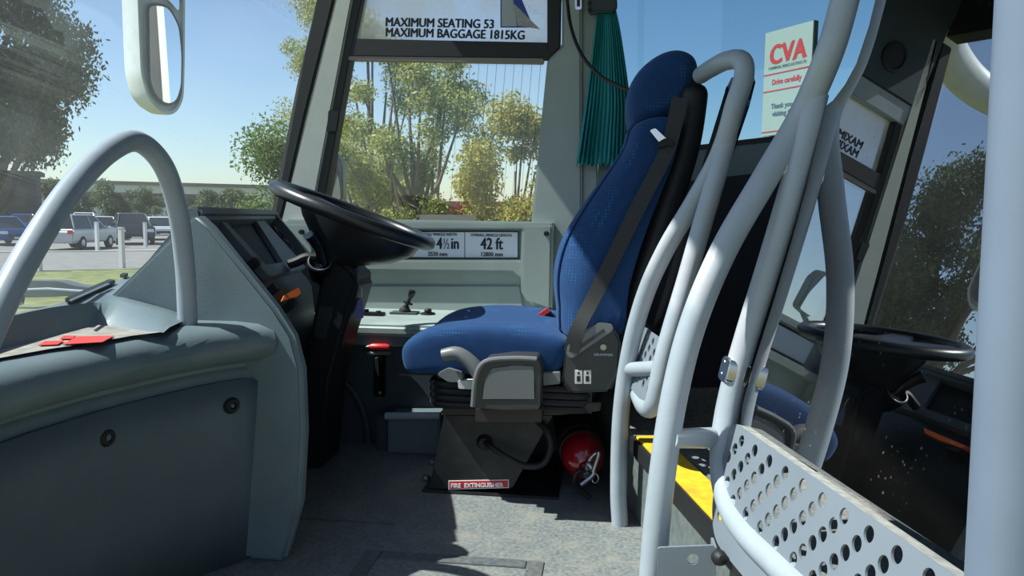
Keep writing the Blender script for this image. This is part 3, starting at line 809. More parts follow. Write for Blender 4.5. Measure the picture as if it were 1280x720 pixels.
st_ = smooth_path([P(404, 330, 1.97), P(399, 312, 1.955), P(392, 299, 1.94), P(387, 293, 1.93)], 4)
rs = [0.012 + 0.006 * i / (len(st_) - 1) for i in range(len(st_))]
obj('stalk', MB().tube(st_, rs, 10), 'black_gloss', sc)
st2 = [P(396, 322, 1.99), P(383, 322, 1.985), P(371, 327, 1.98), P(362, 330, 1.98)]
obj('stalk', MB().tube(smooth_path(st2, 4), 0.014, 10), 'black_plastic', sc)
kt = thing('key_fob', 'purple key tag hanging from the steering column', 'keys', P(447, 398, 2.05))
obj('tag', MB().prism(round_poly([P(443, 372, 2.03), P(453, 374, 2.03), P(454, 398, 2.03), P(443, 398, 2.03)], 0.004, 3), (0, 0.004, 0)), 'purple_tag', kt)
obj('key_ring', MB().tube(smooth_path([P(443, 362, 2.03), P(451, 360, 2.03), P(452, 372, 2.03), P(446, 374, 2.03)], 5, True), 0.0018, 8, closed=True), 'steel', kt)

# ================================================================== DRIVER'S SEAT
YN, YF = 1.80, 2.25
ds = thing('driver_chair', 'blue patterned driver seat with headrest on black air suspension base', 'seat', PZ(600, 614, 0))
def prof_loft(px, y0, stations, ypx=None):
    pts = [P(x, y, ypx if ypx else y0) for x, y in px]
    c = sum(pts, Vector()) / len(pts)
    rings = []
    for y, sc_, dx, dz in stations:
        rings.append([Vector((c.x + (p.x - c.x) * sc_ + dx, y, c.z + (p.z - c.z) * sc_ + dz)) for p in pts])
    return rings
# cushion
cu = smooth_path([P(x, y, 1.84) for x, y in ((514, 461), (507, 440), (512, 424), (540, 408), (590, 402), (640, 404), (684, 411), (712, 424), (708, 450), (690, 462), (600, 464), (540, 463))], 3, True)
cc = sum(cu, Vector()) / len(cu)
def ringat(base, c, y, sx, sz, dx=0, dz=0):
    return [Vector((c.x + (p.x - c.x) * sx + dx, y, c.z + (p.z - c.z) * sz + dz)) for p in base]
rg = [ringat(cu, cc, y, sx, sz, 0, dz) for y, sx, sz, dz in ((1.772, .80, .55, -.006), (1.776, .94, .84, -.002), (1.788, .985, .96, 0), (1.83, 1, 1, 0.002), (1.90, 1, .98, -0.001), (1.96, 1, .90, -.004), (2.06, 1, .90, -.004), (2.13, 1, .97, -.002), (2.19, 1, 1, 0.002), (2.232, .985, .96, 0), (2.244, .94, .84, -.002), (2.248, .80, .55, -.006))]
cs = obj('seat_cushion', MB().loft(rg), 'fabric', ds, ang=60, sub=1)
# backrest: front and back silhouettes from the side
fr_ = [(704, 412), (694, 375), (690, 338), (699, 300), (722, 262), (752, 222), (775, 190), (786, 163)]
bk_ = [(838, 158), (836, 200), (815, 255), (797, 305), (783, 355), (772, 412)]
ba = smooth_path([P(x, y, 1.98) for x, y in fr_ + bk_], 3, True)
nfr = len(ba)
def backring(y, tf, dz):
    r = []
    for i, p in enumerate(ba):
        q = p.copy(); q.y = y
        # pull the front edge back towards the rear line for the rounded bolsters
        xb = ba[nfr - 1].x + (p.z - ba[nfr - 1].z) * 0.27 + 0.02
        if q.x < xb: q.x = q.x + (xb - q.x) * tf
        q.z += dz * (p.z - cc.z - 0.2)
        r.append(q)
    return r
rg = [backring(y, tf, dz) for y, tf, dz in ((1.795, .80, -.03), (1.800, .58, -.015), (1.815, .40, 0), (1.85, .17, 0), (1.90, .04, 0), (1.96, .06, 0), (2.02, .10, 0), (2.08, .06, 0), (2.14, .02, 0), (2.19, .14, 0), (2.225, .38, 0), (2.24, .58, -.015), (2.245, .80, -.03))]
bo = obj('backrest', MB().loft(rg), 'fabric', ds, ang=60, sub=1)
for k_ in (3, 9):
    sm_ = [p for p in rg[k_][:22]]
    obj('seam_piping', MB().tube(sm_, 0.0028, 6), 'fabric', bo)
# headrest
hr = smooth_path([P(x, y, 1.98) for x, y in ((785, 160), (781, 135), (786, 112), (800, 92), (822, 76), (845, 71), (864, 80), (868, 100), (861, 125), (845, 148), (822, 160), (800, 166))], 3, True)
hc = sum(hr, Vector()) / len(hr)
rg = [ringat(hr, hc, y, s, s) for y, s in ((1.835, .45), (1.842, .74), (1.86, .90), (1.89, .98), (1.94, 1), (2.04, 1), (2.10, .98), (2.15, .90), (2.168, .74), (2.175, .45))]
obj('headrest', MB().loft(rg), 'fabric', ds, ang=60, sub=1)
# black back shell along the rear
shl = [(838, 150), (856, 104), (868, 96), (882, 100), (884, 130), (868, 200), (838, 300), (812, 380), (798, 430), (768, 430), (772, 400), (800, 300), (822, 230)]
pts = [P(x, y, 1.83) for x, y in shl]
obj('back_shell', MB().prism(pts, (0, 0.36, 0)), 'black_plastic', ds, bevel=0.015, bseg=3)
# belt outlet on the shoulder
bpt = smooth_path([P(868, 104, 1.85), P(866, 130, 1.85), P(858, 180, 1.85), P(842, 235, 1.85), P(822, 295, 1.85), P(803, 350, 1.85), P(790, 400, 1.85)], 5)
nb_ = len(bpt)
obj('belt_outlet', MB().tube(bpt, [0.012, 0.026, 0.031] + [0.033] * (nb_ - 4) + [0.022], 16), 'black_plastic', ds)
# belt strap: two runs of webbing
def webbing(name, cen, w, parent):
    cen = smooth_path(cen, 5)
    mb = MB(); a = []; 
    for i, p in enumerate(cen):
        t = (cen[min(i + 1, len(cen) - 1)] - cen[max(i - 1, 0)]).normalized()
        ws = Vector((0.9, -0.15, 0.35)); ws = (ws - t * ws.dot(t)).normalized()
        nn = t.cross(ws)
        a.append([p + ws * w / 2 + nn * .001, p - ws * w / 2 + nn * .001, p - ws * w / 2 - nn * .001, p + ws * w / 2 - nn * .001])
    return obj(name, mb.loft(a), 'belt_black', parent)
webbing('belt_strap', [P(850, 122, 1.785), P(842, 160, 1.78), P(831, 195, 1.775), P(800, 255, 1.772), P(768, 320, 1.772), P(742, 372, 1.775), P(722, 412, 1.765), P(714, 440, 1.765)], 0.036, ds)
tn = obj('belt_tongue', MB().prism(round_poly([P(x, y, 1.772) for x, y in ((812, 163), (819, 160), (836, 176), (829, 184))], 0.004, 3), (0, 0.003, 0)), 'chrome', ds)
obj('tongue_grip', MB().prism([P(x, y, 1.768) for x, y in ((822, 178), (832, 172), (843, 176), (842, 184), (832, 182), (824, 186))], (0, 0.014, 0)), 'black_plastic', tn, bevel=0.002)
# buckle on the far side
bk = obj('belt_buckle', MB().prism([P(x, y, 2.10) for x, y in ((672, 394), (684, 387), (698, 400), (718, 406), (718, 418), (690, 413))], (0, 0.03, 0)), 'black_plastic', ds, bevel=0.004)
obj('buckle_button', MB().prism([P(x, y, 2.095) for x, y in ((671, 394), (683, 386), (687, 390), (675, 398))], (0, 0.03, 0)), 'red_plastic', bk)
# recliner side cover
rcp = [(706, 440), (715, 425), (745, 406), (766, 408), (776, 425), (774, 470), (762, 490), (715, 492), (702, 480)]
rc = obj('recliner_cover', MB().prism([P(x, y, 1.775) for x, y in rcp], (0, 0.04, 0)), 'seat_plastic', ds, bevel=0.006, bseg=3)
lv = round_poly([P(x, y, 1.765) for x, y in ((708, 432), (748, 403), (766, 406), (767, 413), (714, 449), (708, 444))], 0.008, 3)
lvo = obj('recliner_lever', MB().prism(lv, (0, 0.018, 0)), 'seat_plastic_light', rc, bevel=0.004)
obj('lever_inset', MB().prism([P(x, y, 1.764) for x, y in ((717, 437), (754, 411), (757, 414), (719, 441))], (0, 0.003, 0)), 'seat_plastic', rc)
c = P(754, 434, 1.774)
obj('logo_disc', MB().lathe([(0.0, 0.002), (0.007, 0.002), (0.009, 0.0), (0.009, -0.003)], c, (0, -1, 0), 20), 'steel', rc)
obj('logo_lettering', text_mesh('GRAMMER', 0.0085, P(742, 444.5, 1.7735), X_, Z_, bold=0.0002, sx=1.15), 'ink_pale', rc, smooth=False)
for i in range(2):
    x0 = 718.5 + i * 11
    s_ = obj('height_switch', MB().prism([P(x, y, 1.770) for x, y in ((x0, 463), (x0 + 9.5, 463), (x0 + 9.5, 480), (x0, 480))], (0, 0.02, 0)), 'switch_white', rc, bevel=0.001)
    obj('switch_symbol', MB().prism([P(x, y, 1.7695) for x, y in ((x0 + 2.5, 470), (x0 + 7, 470), (x0 + 7, 477), (x0 + 2.5, 477))], (0, 0.002, 0)), 'ink', s_)
    obj('switch_symbol', MB().prism([P(x, y, 1.7695) for x, y in ((x0 + 3.5, 465), (x0 + 6, 465), (x0 + 6, 468), (x0 + 3.5, 468))], (0, 0.002, 0)), 'ink', s_)
# side control box and lever (armrest control)
bx = round_poly([P(x, y, 1.70) for x, y in ((590, 510), (594, 470), (606, 450), (640, 446), (672, 447), (676, 458), (675, 512), (630, 513))], 0.008, 3)
ab = obj('control_box', MB().prism(bx, (0, 0.085, 0)), 'seat_plastic', ds, bevel=0.005, bseg=3)
bx2 = [P(x, y, 1.698) for x, y in ((602, 500), (605, 475), (614, 460), (640, 456), (668, 457), (669, 500))]
obj('box_panel', MB().prism(bx2, (0, 0.004, 0)), 'seat_plastic_light', ab, bevel=0.002)
obj('box_rim', MB().tube(smooth_path([P(x, y, 1.70) for x, y in ((591, 508), (595, 471), (607, 452), (640, 448), (671, 449))], 5), 0.006, 8), 'seat_plastic_light', ab)
lvp = smooth_path([P(x, y, 1.74) for x, y in ((606, 476), (590, 455), (572, 442), (553, 444))], 5)
obj('tilt_lever', MB().tube(lvp, [0.021 - 0.006 * i / (len(lvp) - 1) for i in range(len(lvp))], 12), 'seat_plastic_light', ds)
obj('side_knob', MB().prism(round_poly([P(x, y, 1.76) for x, y in ((545, 468), (560, 460), (578, 466), (578, 478), (560, 478))], 0.008, 3), (0, 0.04, 0)), 'seat_plastic_light', ds, bevel=0.004)
o = obj('side_button', MB().prism(round_poly([P(x, y, 1.755) for x, y in ((572, 476), (594, 476), (592, 487), (573, 486))], 0.003, 3), (0, 0.03, 0)), 'switch_white', ds, bevel=0.002)
obj('rear_button', MB().prism(round_poly([P(x, y, 1.76) for x, y in ((679, 466), (700, 466), (700, 480), (679, 482))], 0.003, 3), (0, 0.03, 0)), 'seat_plastic_light', ds, bevel=0.002)
# seat pan
obj('seat_pan', MB().prism([P(x, y, 1.82) for x, y in ((540, 462), (720, 462), (745, 490), (720, 500), (548, 478))], (0, 0.40, 0)), 'black_plastic', ds, bevel=0.005)
# rubber bellows: three folds
z0, z1 = P(600, 512, 1.8).z, P(600, 478, 1.8).z
xa, xb_ = P(531, 490, 1.8).x, P(748, 490, 1.8).x
for i in range(4):
    zc = z0 + (z1 - z0) * (i + 0.5) / 4
    pth = round_poly([Vector((xa + 0.012, 1.80, zc)), Vector((xb_ - 0.012, 1.80, zc)), Vector((xb_ - 0.012, 2.23, zc)), Vector((xa + 0.012, 2.23, zc))], 0.05, 6)
    obj('bellows_fold', MB().tube(pth, 0.0095, 8, closed=True), 'black_rubber', ds)
obj('bellows_core', MB().box(((xa + xb_) / 2, 2.015, (z0 + z1) / 2), (xb_ - xa - 0.03, 0.42, z1 - z0)), 'black_rubber', ds)
# slide plate, lower box
obj('slide_plate', MB().prism([P(x, y, 1.80) for x, y in ((553, 508), (752, 503), (750, 514), (700, 519), (553, 519))], (0, 0.42, 0)), 'black_metal', ds, bevel=0.002)
obj('slide_box', MB().prism([P(x, y, 1.74) for x, y in ((594, 511), (677, 511), (677, 528), (594, 528))], (0, 0.08, 0)), 'brown_metal', ds, bevel=0.002)
# pedestal: near and far side plates, front sheet
pd = [(555, 518), (692, 518), (640, 611), (536, 613)]
pp0 = [P(x, y, 1.875) for x, y in pd]
for p in pp0: p.z = max(p.z, 0.006)
ped = obj('pedestal', MB().prism(pp0, (0, 0.30, 0)), 'black_metal', ds, bevel=0.004)
pb = PZ(526, 617, 0); pb2 = PZ(700, 612, 0)
obj('base_plate', MB().prism([(pb.x, 1.865, 0), (pb2.x, 1.865, 0), (pb2.x, 2.21, 0), (pb.x, 2.21, 0)], (0, 0, 0.007)), 'black_metal', ds, bevel=0.0015)
for x, y in ((533, 598), (541, 578)):
    c = PZ(x, y, 0.007)
    obj('base_bolt', MB().lathe([(0, 0.009), (0.010, 0.009), (0.010, 0)], c, Z_, 6), 'steel', ds)
cb = smooth_path([P(606, 552, 1.87), P(613, 558, 1.845), P(630, 570, 1.83), P(655, 582, 1.83), P(678, 580, 1.835), P(688, 560, 1.84), P(684, 540, 1.85), P(672, 526, 1.87)], 6)
obj('supply_hose', MB().tube(cb, 0.0085, 10), 'black_rubber', ds)
obj('hose_gland', MB().lathe([(0.0, 0.014), (0.014, 0.014), (0.020, 0.004), (0.022, 0.0)], P(606, 553, 1.874), (0, -1, 0), 16), 'black_rubber', ds)

# FIRE EXTINGUISHER label on the pedestal
fs = thing('extinguisher_sign', 'red sticker reading FIRE EXTINGUISHER on the seat pedestal', 'sign', P(598, 611, 1.873))
fq = [P(560.5, 601, 1.8725), P(636, 599.5, 1.8725), P(636, 610, 1.8725), P(560.5, 612, 1.8725)]
obj('sticker_edge', MB().prism(fq, (0, 0.0018, 0)), 'ink_white', fs, smooth=False)
fq = [P(561.5, 602, 1.872), P(635, 600.5, 1.872), P(635, 609.2, 1.872), P(561.5, 611, 1.872)]
obj('sticker', MB().prism(fq, (0, 0.001, 0)), 'red_sticker', fs, smooth=False)
uxv = fq[1] - fq[0]
tl_ = text_mesh('FIRE  EXTINGUISHER', 0.0155, P(563.5, 609.7, 1.8712), uxv, Z_, bold=0.0006, sx=0.97)
obj('lettering', tl_, 'ink_white', fs, smooth=False)

# ================================================================== FIRE EXTINGUISHER
fe = thing('fire_extinguisher', 'red fire extinguisher lying on the floor behind the seat pedestal', 'fire extinguisher', PZ(728, 606, 0))
fc = P(729, 572, 1.92); fa = Vector((0.15, -0.96, -0.19)).normalized()
fc.z = max(fc.z, 0.062)
obj('cylinder', MB().lathe([(0.0, -0.30), (0.045, -0.295), (0.056, -0.27), (0.057, -0.02), (0.056, 0.0), (0.050, 0.022), (0.034, 0.042), (0.018, 0.050), (0.016, 0.06), (0.0, 0.06)], fc, fa, 32), 'red_paint', fe)
obj('bracket_band', MB().lathe([(0.0585, -0.06), (0.0600, -0.058), (0.0600, -0.035), (0.0585, -0.033)], fc, fa, 32), 'black_metal', fe)
obj('bracket_sleeve', MB().lathe([(0.0585, -0.26), (0.0595, -0.258), (0.0595, -0.075), (0.0585, -0.073)], fc, fa, 32), 'black_plastic', fe)
vc = fc + fa * 0.06
obj('valve', MB().lathe([(0.0, 0.03), (0.010, 0.03), (0.013, 0.02), (0.013, 0.0), (0.017, -0.005)], vc, fa, 14), 'steel', fe)
for k, (pa, pb_, pc) in enumerate((((738, 574), (748, 566), (741, 590)), ((735, 580), (742, 592), (726, 606)))):
    ps = smooth_path([vc + fa * 0.02, P(*pa, 1.84), P(*pb_, 1.825), P(*pc, 1.82)] if k == 0 else [vc + fa * 0.015, P(*pa, 1.835), P(*pb_, 1.825), P(*pc, 1.815)], 5)
    obj('handle', MB().tube(ps, 0.006, 8), 'steel', fe)
obj('pull_ring', MB().tube([P(744, 598, 1.83) + Vector((math.cos(a) * 0.008, 0.003 * math.sin(a), math.sin(a) * 0.011)) for a in [2 * math.pi * i / 18 for i in range(18)]], 0.0012, 6, closed=True), 'chrome', fe)
obj('hose', MB().tube(smooth_path([vc + fa * 0.01, P(722, 590, 1.84), P(718, 604, 1.85), P(728, 614, 1.86), P(738, 622, 1.86)], 5), 0.006, 8), 'black_rubber', fe)

# ================================================================== SMALL THINGS ON WALL AND LEDGE
# emergency hammer and holder
eh = thing('emergency_hammer', 'emergency hammer with red handle in a bracket on the dark cab wall', 'hammer', P(473, 496, 2.26))
obj('handle', MB().tube([P(462, 433.5, 2.235), P(466, 433.5, 2.235), P(483, 434, 2.235), P(487, 434, 2.235)], [0.007, 0.011, 0.011, 0.007], 12), 'red_plastic', eh)
obj('head', MB().tube([P(457, 434, 2.235), P(462, 433.5, 2.235)], [0.003, 0.007], 10), 'steel', eh)
obj('holder', MB().tube([P(460, 441.5, 2.235), P(489, 441.5, 2.235)], 0.0065, 10), 'seat_plastic_light', eh)
obj('back_plate', MB().prism([P(467, 444, 2.25), P(482, 444, 2.25), P(481, 496, 2.25), P(467, 496, 2.25)], (0, 0.01, 0)), 'black_gloss', eh, bevel=0.002)
obj('clip', MB().prism([P(468, 447, 2.245), P(472, 447, 2.245), P(473, 470, 2.245), P(469, 460, 2.245)], (0, 0.006, 0)), 'seat_plastic_light', eh)
obj('plate_screw', MB().lathe([(0, 0.004), (0.005, 0.003), (0.006, 0)], P(474.5, 491, 2.249), (0, -1, 0), 12), 'steel', eh)
# joystick lever
def onledge(x, y): return PZ(x, y, lz)
jb = onledge(506, 392)
js = thing('parking_brake_lever', 'small black lever with a knob on a plate on the ledge', 'lever', jb)
obj('plate', MB().box(jb + Vector((0, 0, 0.0035)), (0.095, 0.06, 0.007)), 'dash_grey', js, bevel=0.002)
jt = jb + Vector((0.022, 0, 0.062))
obj('gaiter', MB().lathe([(0.022, 0.0), (0.020, 0.010), (0.012, 0.016), (0.011, 0.022), (0.0, 0.022)], jb + Vector((0, 0, 0.006)), (0.25, 0, 1), 16), 'black_rubber', js)
obj('stem', MB().tube([jb + Vector((0.003, 0, 0.02)), jt], 0.006, 10), 'black_plastic', js)
obj('collar', MB().lathe([(0.0, 0.004), (0.017, 0.004), (0.017, 0.0), (0.0, 0.0)], jb + Vector((0.011, 0, 0.035)), (0.35, 0, 1), 16), 'black_plastic', js)
obj('knob', MB().lathe([(0.006, -0.012), (0.009, -0.004), (0.012, 0.006), (0.013, 0.014), (0.010, 0.021), (0.0, 0.023)], jt, (0.35, 0, 1), 16), 'black_gloss', js)
kb = onledge(535, 393)
k_ = thing('ledge_knob', 'round black push knob on the ledge beside the seat', 'knob', kb)
obj('base', MB().lathe([(0.026, 0.0), (0.024, 0.006), (0.0, 0.006)], kb, Z_, 20), 'black_plastic', k_)
obj('button', MB().lathe([(0.012, 0.005), (0.013, 0.016), (0.010, 0.020), (0.0, 0.020)], kb, Z_, 18), 'black_rubber', k_)
k2 = onledge(466, 394)
k_ = thing('switch_pad', 'low black switch block on the ledge behind the steering column', 'switch', k2)
obj('base', MB().box(k2 + Vector((0, 0, 0.005)), (0.08, 0.045, 0.010)), 'black_plastic', k_, bevel=0.003)
obj('button', MB().lathe([(0.011, 0.0), (0.011, 0.012), (0.0, 0.013)], k2 + Vector((-0.025, 0, 0.008)), Z_, 14), 'black_rubber', k_)
obj('button', MB().lathe([(0.009, 0.0), (0.009, 0.007), (0.0, 0.008)], k2 + Vector((0.02, 0, 0.008)), Z_, 14), 'black_rubber', k_)

# dimension signs (three cells)
YS = 2.655
dsn = thing('dimension_sign', 'white sign with overall vehicle width and length in the panel recess', 'sign', P(560, 322, YS))
q = [P(420, 288.5, YS), P(648, 290.5, YS), P(648, 322.5, YS), P(420, 320.5, YS)]
obj('sign_plate', MB().prism(q, (0, 0.004, 0)), 'white_sign', dsn, smooth=False)
ux = (P(648, 290.5, YS) - P(420, 288.5, YS)).normalized()
yt = YS - 0.0008
def bar(x0, y0, x1, y1): return [P(x0, y0, yt), P(x1, y0, yt), P(x1, y1, yt), P(x0, y1, yt)]
fm = MB()
for a in ((420, 289, 648, 290.2), (420, 321.8, 648, 323), (647, 290, 648.2, 323), (580.5, 290, 581.3, 322), (513.2, 290, 514, 322)):
    fm.prism([P(a[0], a[1], yt), P(a[2], a[1] + (0.2 if a[2] - a[0] > 20 else 0), yt), P(a[2], a[3], yt), P(a[0], a[3], yt)], (0, 0.0008, 0))
obj('cell_borders', fm, 'ink', dsn, smooth=False)
mmx = 2.66 / 940
def txt(s, px, size, x, y, al='LEFT', b=0.0, sx=1.0, m='ink', par=None, Y=None):
    return obj('lettering', text_mesh(s, size, P(x, y, yt if Y is None else Y), ux, Z_, al, b, sx), m, par or dsn, smooth=False)
txt('OVERALL VEHICLE LENGTH', 0, 0.0128, 614, 295.5, 'CENTER', 0.0004, 0.93)
txt('42 ft', 0, 0.058, 614.5, 311.5, 'CENTER', 0.0016, 0.74)
txt('12800 mm', 0, 0.0205, 614.5, 320.3, 'CENTER', 0.0006, 0.92)
txt('OVERALL VEHICLE WIDTH', 0, 0.0128, 547, 294.5, 'CENTER', 0.0004, 0.93)
txt('8 ft 4', 0, 0.058, 553, 311, 'RIGHT', 0.0016, 0.74)
txt('\u00bd', 0, 0.052, 553.5, 310.6, 'LEFT', 0.0003, 0.62)
txt('in', 0, 0.058, 563.5, 311, 'LEFT', 0.0016, 0.74)
txt('2550 mm', 0, 0.0205, 547, 319.8, 'CENTER', 0.0006, 0.92)
txt('mm', 0, 0.0205, 497, 319, 'CENTER', 0.0006, 0.92)

# notice on the upper pane
ntc = thing('seating_notice', 'black lettering on the white upper pane giving seating and baggage limits', 'notice', P(570, 48, YW))
yt2 = YW + 0.0105
ux2 = (P(648, 34.5, yt2) - P(482, 31, yt2)).normalized()
for s, x0, y0, x1 in (('MAXIMUM SEATING 53', 481.5, 32.5, 617.5), ('MAXIMUM BAGGAGE 1815KG', 481.5, 45.3, 656)):
    tmb = text_mesh(s, 0.0435, P(x0, y0, yt2), ux2, Z_, 'LEFT', 0.0019, 1.0)
    w = max((Vector(v) - P(x0, y0, yt2)).dot(ux2) for v in tmb.v)
    want = (P(x1, y0 + 2.5, yt2) - P(x0, y0, yt2)).length
    obj('lettering', text_mesh(s, 0.0435, P(x0, y0, yt2), ux2, Z_, 'LEFT', 0.0019, want / w), 'ink', ntc, smooth=False)
# yacht sticker
ys = thing('yacht_sticker', 'sticker of a grey sail with blue border on the upper pane', 'sticker', P(650, 36, YW))
obj('sticker_back', MB().prism([P(625.5, -30, yt2), P(640, -30, yt2), P(667, 34.5, yt2), P(625.5, 34.5, yt2)], (0, 0.0008, 0)), 'ink_blue', ys, smooth=False)
obj('mainsail', MB().prism([P(627, -30, yt2 - .001), P(638, -24, yt2 - .001), P(646, 33, yt2 - .001), P(627, 33, yt2 - .001)], (0, 0.0008, 0)), 'ink_pale', ys, smooth=False)
obj('jib', MB().prism([P(640, 2, yt2 - .001), P(675, 36.5, yt2 - .001), P(647, 32, yt2 - .001)], (0, 0.0008, 0)), 'sail_grey', ys, smooth=False)
sp = MB()
rr = random.Random(3)
for i in range(60):
    t = rr.random(); x = 645 + 33 * t + rr.uniform(-4, 4); y = 2 + 18 * t + rr.uniform(-5, 5)
    if y > 2 + (x - 640) * 0.98: continue
    p = P(x, y, yt2 - 0.001); s = rr.uniform(0.001, 0.003)
    sp.prism([p, p + Vector((s, 0, s * .5)), p + Vector((s * .6, 0, s * 1.3))], (0, 0.0006, 0))
o = obj('spray_dots', sp, 'ink_grey', ys, smooth=False); o['kind'] = 'stuff'

# curtain and tie
cu_ = []
NC, NR = 90, 14
for i in range(NR + 1):
    t = i / NR
    y = 14 + (206 - 14) * t
    xl = 746 - 27 * t ** 1.1; xr = 770 + 18 * min(1, t * 1.6) ** 0.8
    row = []
    for j in range(NC + 1):
        s = j / NC
        amp = 0.004 + 0.010 * t
        p = P(xl + (xr - xl) * s, y + (2.5 * math.sin(s * 70) if i == NR else 0), 2.62 + 0.02 * t)
        ph = s * 2 * math.pi * 13 + 0.5 * math.sin(s * 9 + t * 2)
        row.append(p + Vector((0.3 * amp * math.cos(ph), amp * (math.sin(ph) + 0.35 * math.sin(2.1 * ph + 1)), 0)))
    cu_.append(row)
ct = thing('curtain', 'teal pleated curtain gathered beside the window pillar', 'curtain', P(755, 206, 2.64))
obj('cloth', MB().loft(cu_, cap=False, close=False), 'curtain', ct, ang=80, solid=0.002)
obj('header_band', MB().prism([P(735, -20, 2.60), P(770, -20, 2.60), P(772, 8, 2.60), (P(768, 15, 2.60)), P(735, 15, 2.60)], (0, 0.05, 0)), 'wall_dark', ct, bevel=0.006)
for y in (4, 12): obj('snap', MB().lathe([(0, 0.004), (0.006, 0.003), (0.007, 0)], P(737, y, 2.60), (0, -1, 0), 12), 'black_plastic', ct)
hk = thing('coat_hook', 'small chrome hook at the top of the window pillar', 'hook', P(723, 12, 2.67))
obj('hook_plate', MB().prism(round_poly([P(718, -6, 2.668), P(727, -6, 2.668), P(727, 12, 2.668), P(719, 12, 2.668)], 0.008, 4), (0, 0.012, 0)), 'chrome', hk, bevel=0.002)
obj('hook_slot', MB().prism([P(721, -2, 2.666), P(725, -2, 2.666), P(725, 8, 2.666), P(721, 8, 2.666)], (0, 0.004, 0)), 'ink', hk)
cbl = smooth_path([P(707, -40, 2.55), P(709, 0, 2.55), P(714, 35, 2.5), P(727, 68, 2.42), P(748, 93, 2.32), P(770, 106, 2.26), P(790, 114, 2.225), P(806, 118, 2.215)], 6)
tag(obj('microphone_cable', MB().tube(cbl, 0.0058, 10), 'black_rubber'), 'black cable drooping from the roof to the seat headrest', 'cable')

# ================================================================== RAILS AND SCREENS
AZ, EL = math.radians(11.2), math.radians(12.8)
PNn = Vector((-math.cos(EL) * math.cos(AZ), -math.cos(EL) * math.sin(AZ), math.sin(EL)))
PQ = P(935, 480, 1.22)
PT = PNn.cross(Z_).normalized()
if PT.y > 0: PT = -PT
PV = PT.cross(PNn)
if PV.z < 0: PV = -PV
def PP(x, y, h=0.0): return PN(x, y, PNn, PQ + PNn * h)
def UV(u, v, h=0.0): return PQ + PT * u + PV * v + PNn * h
TR = 0.0195

# driver's guard
gd = thing('driver_guard_rail', 'pale grey tubular guard with dark glass behind the driver seat', 'guard rail', PZ(775, 655, 0))
ra = [P(775, 657, 1.737), P(773, 610, 1.735), P(776, 520, 1.725), P(787, 440, 1.71), P(806, 370, 1.68), P(832, 312, 1.64), P(866, 255, 1.60), P(893, 207, 1.57), P(908, 170, 1.55), P(919, 130, 1.54), P(930, 96, 1.55), P(927, 76, 1.57), P(908, 76, 1.64), P(888, 86, 1.74), P(876, 94, 1.82)]
obj('outer_tube', MB().tube(smooth_path(ra, 8), TR, 18), 'rail', gd)
rb = [P(910, 168, 1.555), P(898, 212, 1.55), P(878, 280, 1.545), P(858, 350, 1.54), P(840, 410, 1.53), P(829, 450, 1.525), P(822, 485, 1.525), P(816, 508, 1.54), P(806, 508, 1.60), P(795, 486, 1.76), P(788, 474, 1.86)]
obj('inner_tube', MB().tube(smooth_path(rb, 8), TR, 18), 'rail', gd)
obj('cross_tube', MB().tube([P(786, 462, 1.715), P(830, 460, 1.53)], 0.0165, 16), 'rail', gd)
# guard plane
g0, g1, g2 = P(829, 450, 1.525), P(905, 190, 1.555), P(790, 478, 1.84)
gt = (g2 - g0); gt.z = 0; gt.normalize()
gu = (g1 - g0); gn = gt.cross(gu).normalized()
if gn.x > 0: gn = -gn
gv = gn.cross(gt)
if gv.z < 0: gv = -gv
def PGX(p):      # slide a point along the coach into the plane of the guard
    return p - X_ * ((p - g0).dot(gn) / gn.x) - gn * 0.012
glp = [P(840, 410, 1.53), P(858, 350, 1.54), P(898, 212, 1.55), P(919, 130, 1.54), P(926, 100, 1.55), P(920, 84, 1.60), P(890, 96, 1.72), P(888, 112, 1.74), g0 + gt * 0.19 + gv * 0.60, g0 + gt * 0.21 + gv * 0.04, g0 + gv * 0.04 + gt * 0.02]
obj('guard_glass', MB().prism([PGX(p) for p in glp], gn * -0.005), 'guard_glass', gd, smooth=False)

def sheet(outline, holes, th, origin, tu, tv):
    """flat metal sheet with real round holes, in the plane (tu, tv) at origin"""
    c = bpy.data.curves.new('sheet', 'CURVE'); c.dimensions = '2D'; c.fill_mode = 'BOTH'; c.extrude = th / 2
    def ring(pts):
        sp = c.splines.new('POLY'); sp.points.add(len(pts) - 1); sp.use_cyclic_u = True
        for q, p in zip(pts, sp.points): p.co = (q[0], q[1], 0, 1)
    ring(outline)
    for (x, y), r in holes:
        ring([(x + r * math.cos(2 * math.pi * k / 18), y + r * math.sin(2 * math.pi * k / 18)) for k in range(18)])
    o = bpy.data.objects.new('sheet', c); COL.objects.link(o)
    me = bpy.data.meshes.new_from_object(o.evaluated_get(bpy.context.evaluated_depsgraph_get()))
    bpy.data.objects.remove(o); bpy.data.curves.remove(c)
    nn = tu.cross(tv); mb = MB()
    mb.add([origin + tu * v.co.x + tv * v.co.y + nn * v.co.z for v in me.vertices], [tuple(p.vertices) for p in me.polygons])
    bpy.data.meshes.remove(me)
    return mb
def lattice(a, b, off, rng, ok, r):
    out = []
    for i in range(rng[0], rng[1]):
        for j in range(rng[2], rng[3]):
            c = Vector(off) + Vector(a) * i + Vector(b) * j
            if ok(c.x, c.y): out.append(((c.x, c.y), r))
    return out

# guard: perforated sheet between the tubes
def g_in(u, v): return 0.015 < u < 0.21 and -0.085 < v < 0.02
gh = lattice((0.0507, 0), (-0.0155, 0.018), (0.03, 0.0), (-6, 14, -8, 10), g_in, 0.0095)
obj('perforated_sheet', sheet([(0, -0.105), (0.225, -0.105), (0.225, 0.035), (0, 0.035)], gh, 0.003, g0, gt, gv), 'perf', gd, smooth=False)

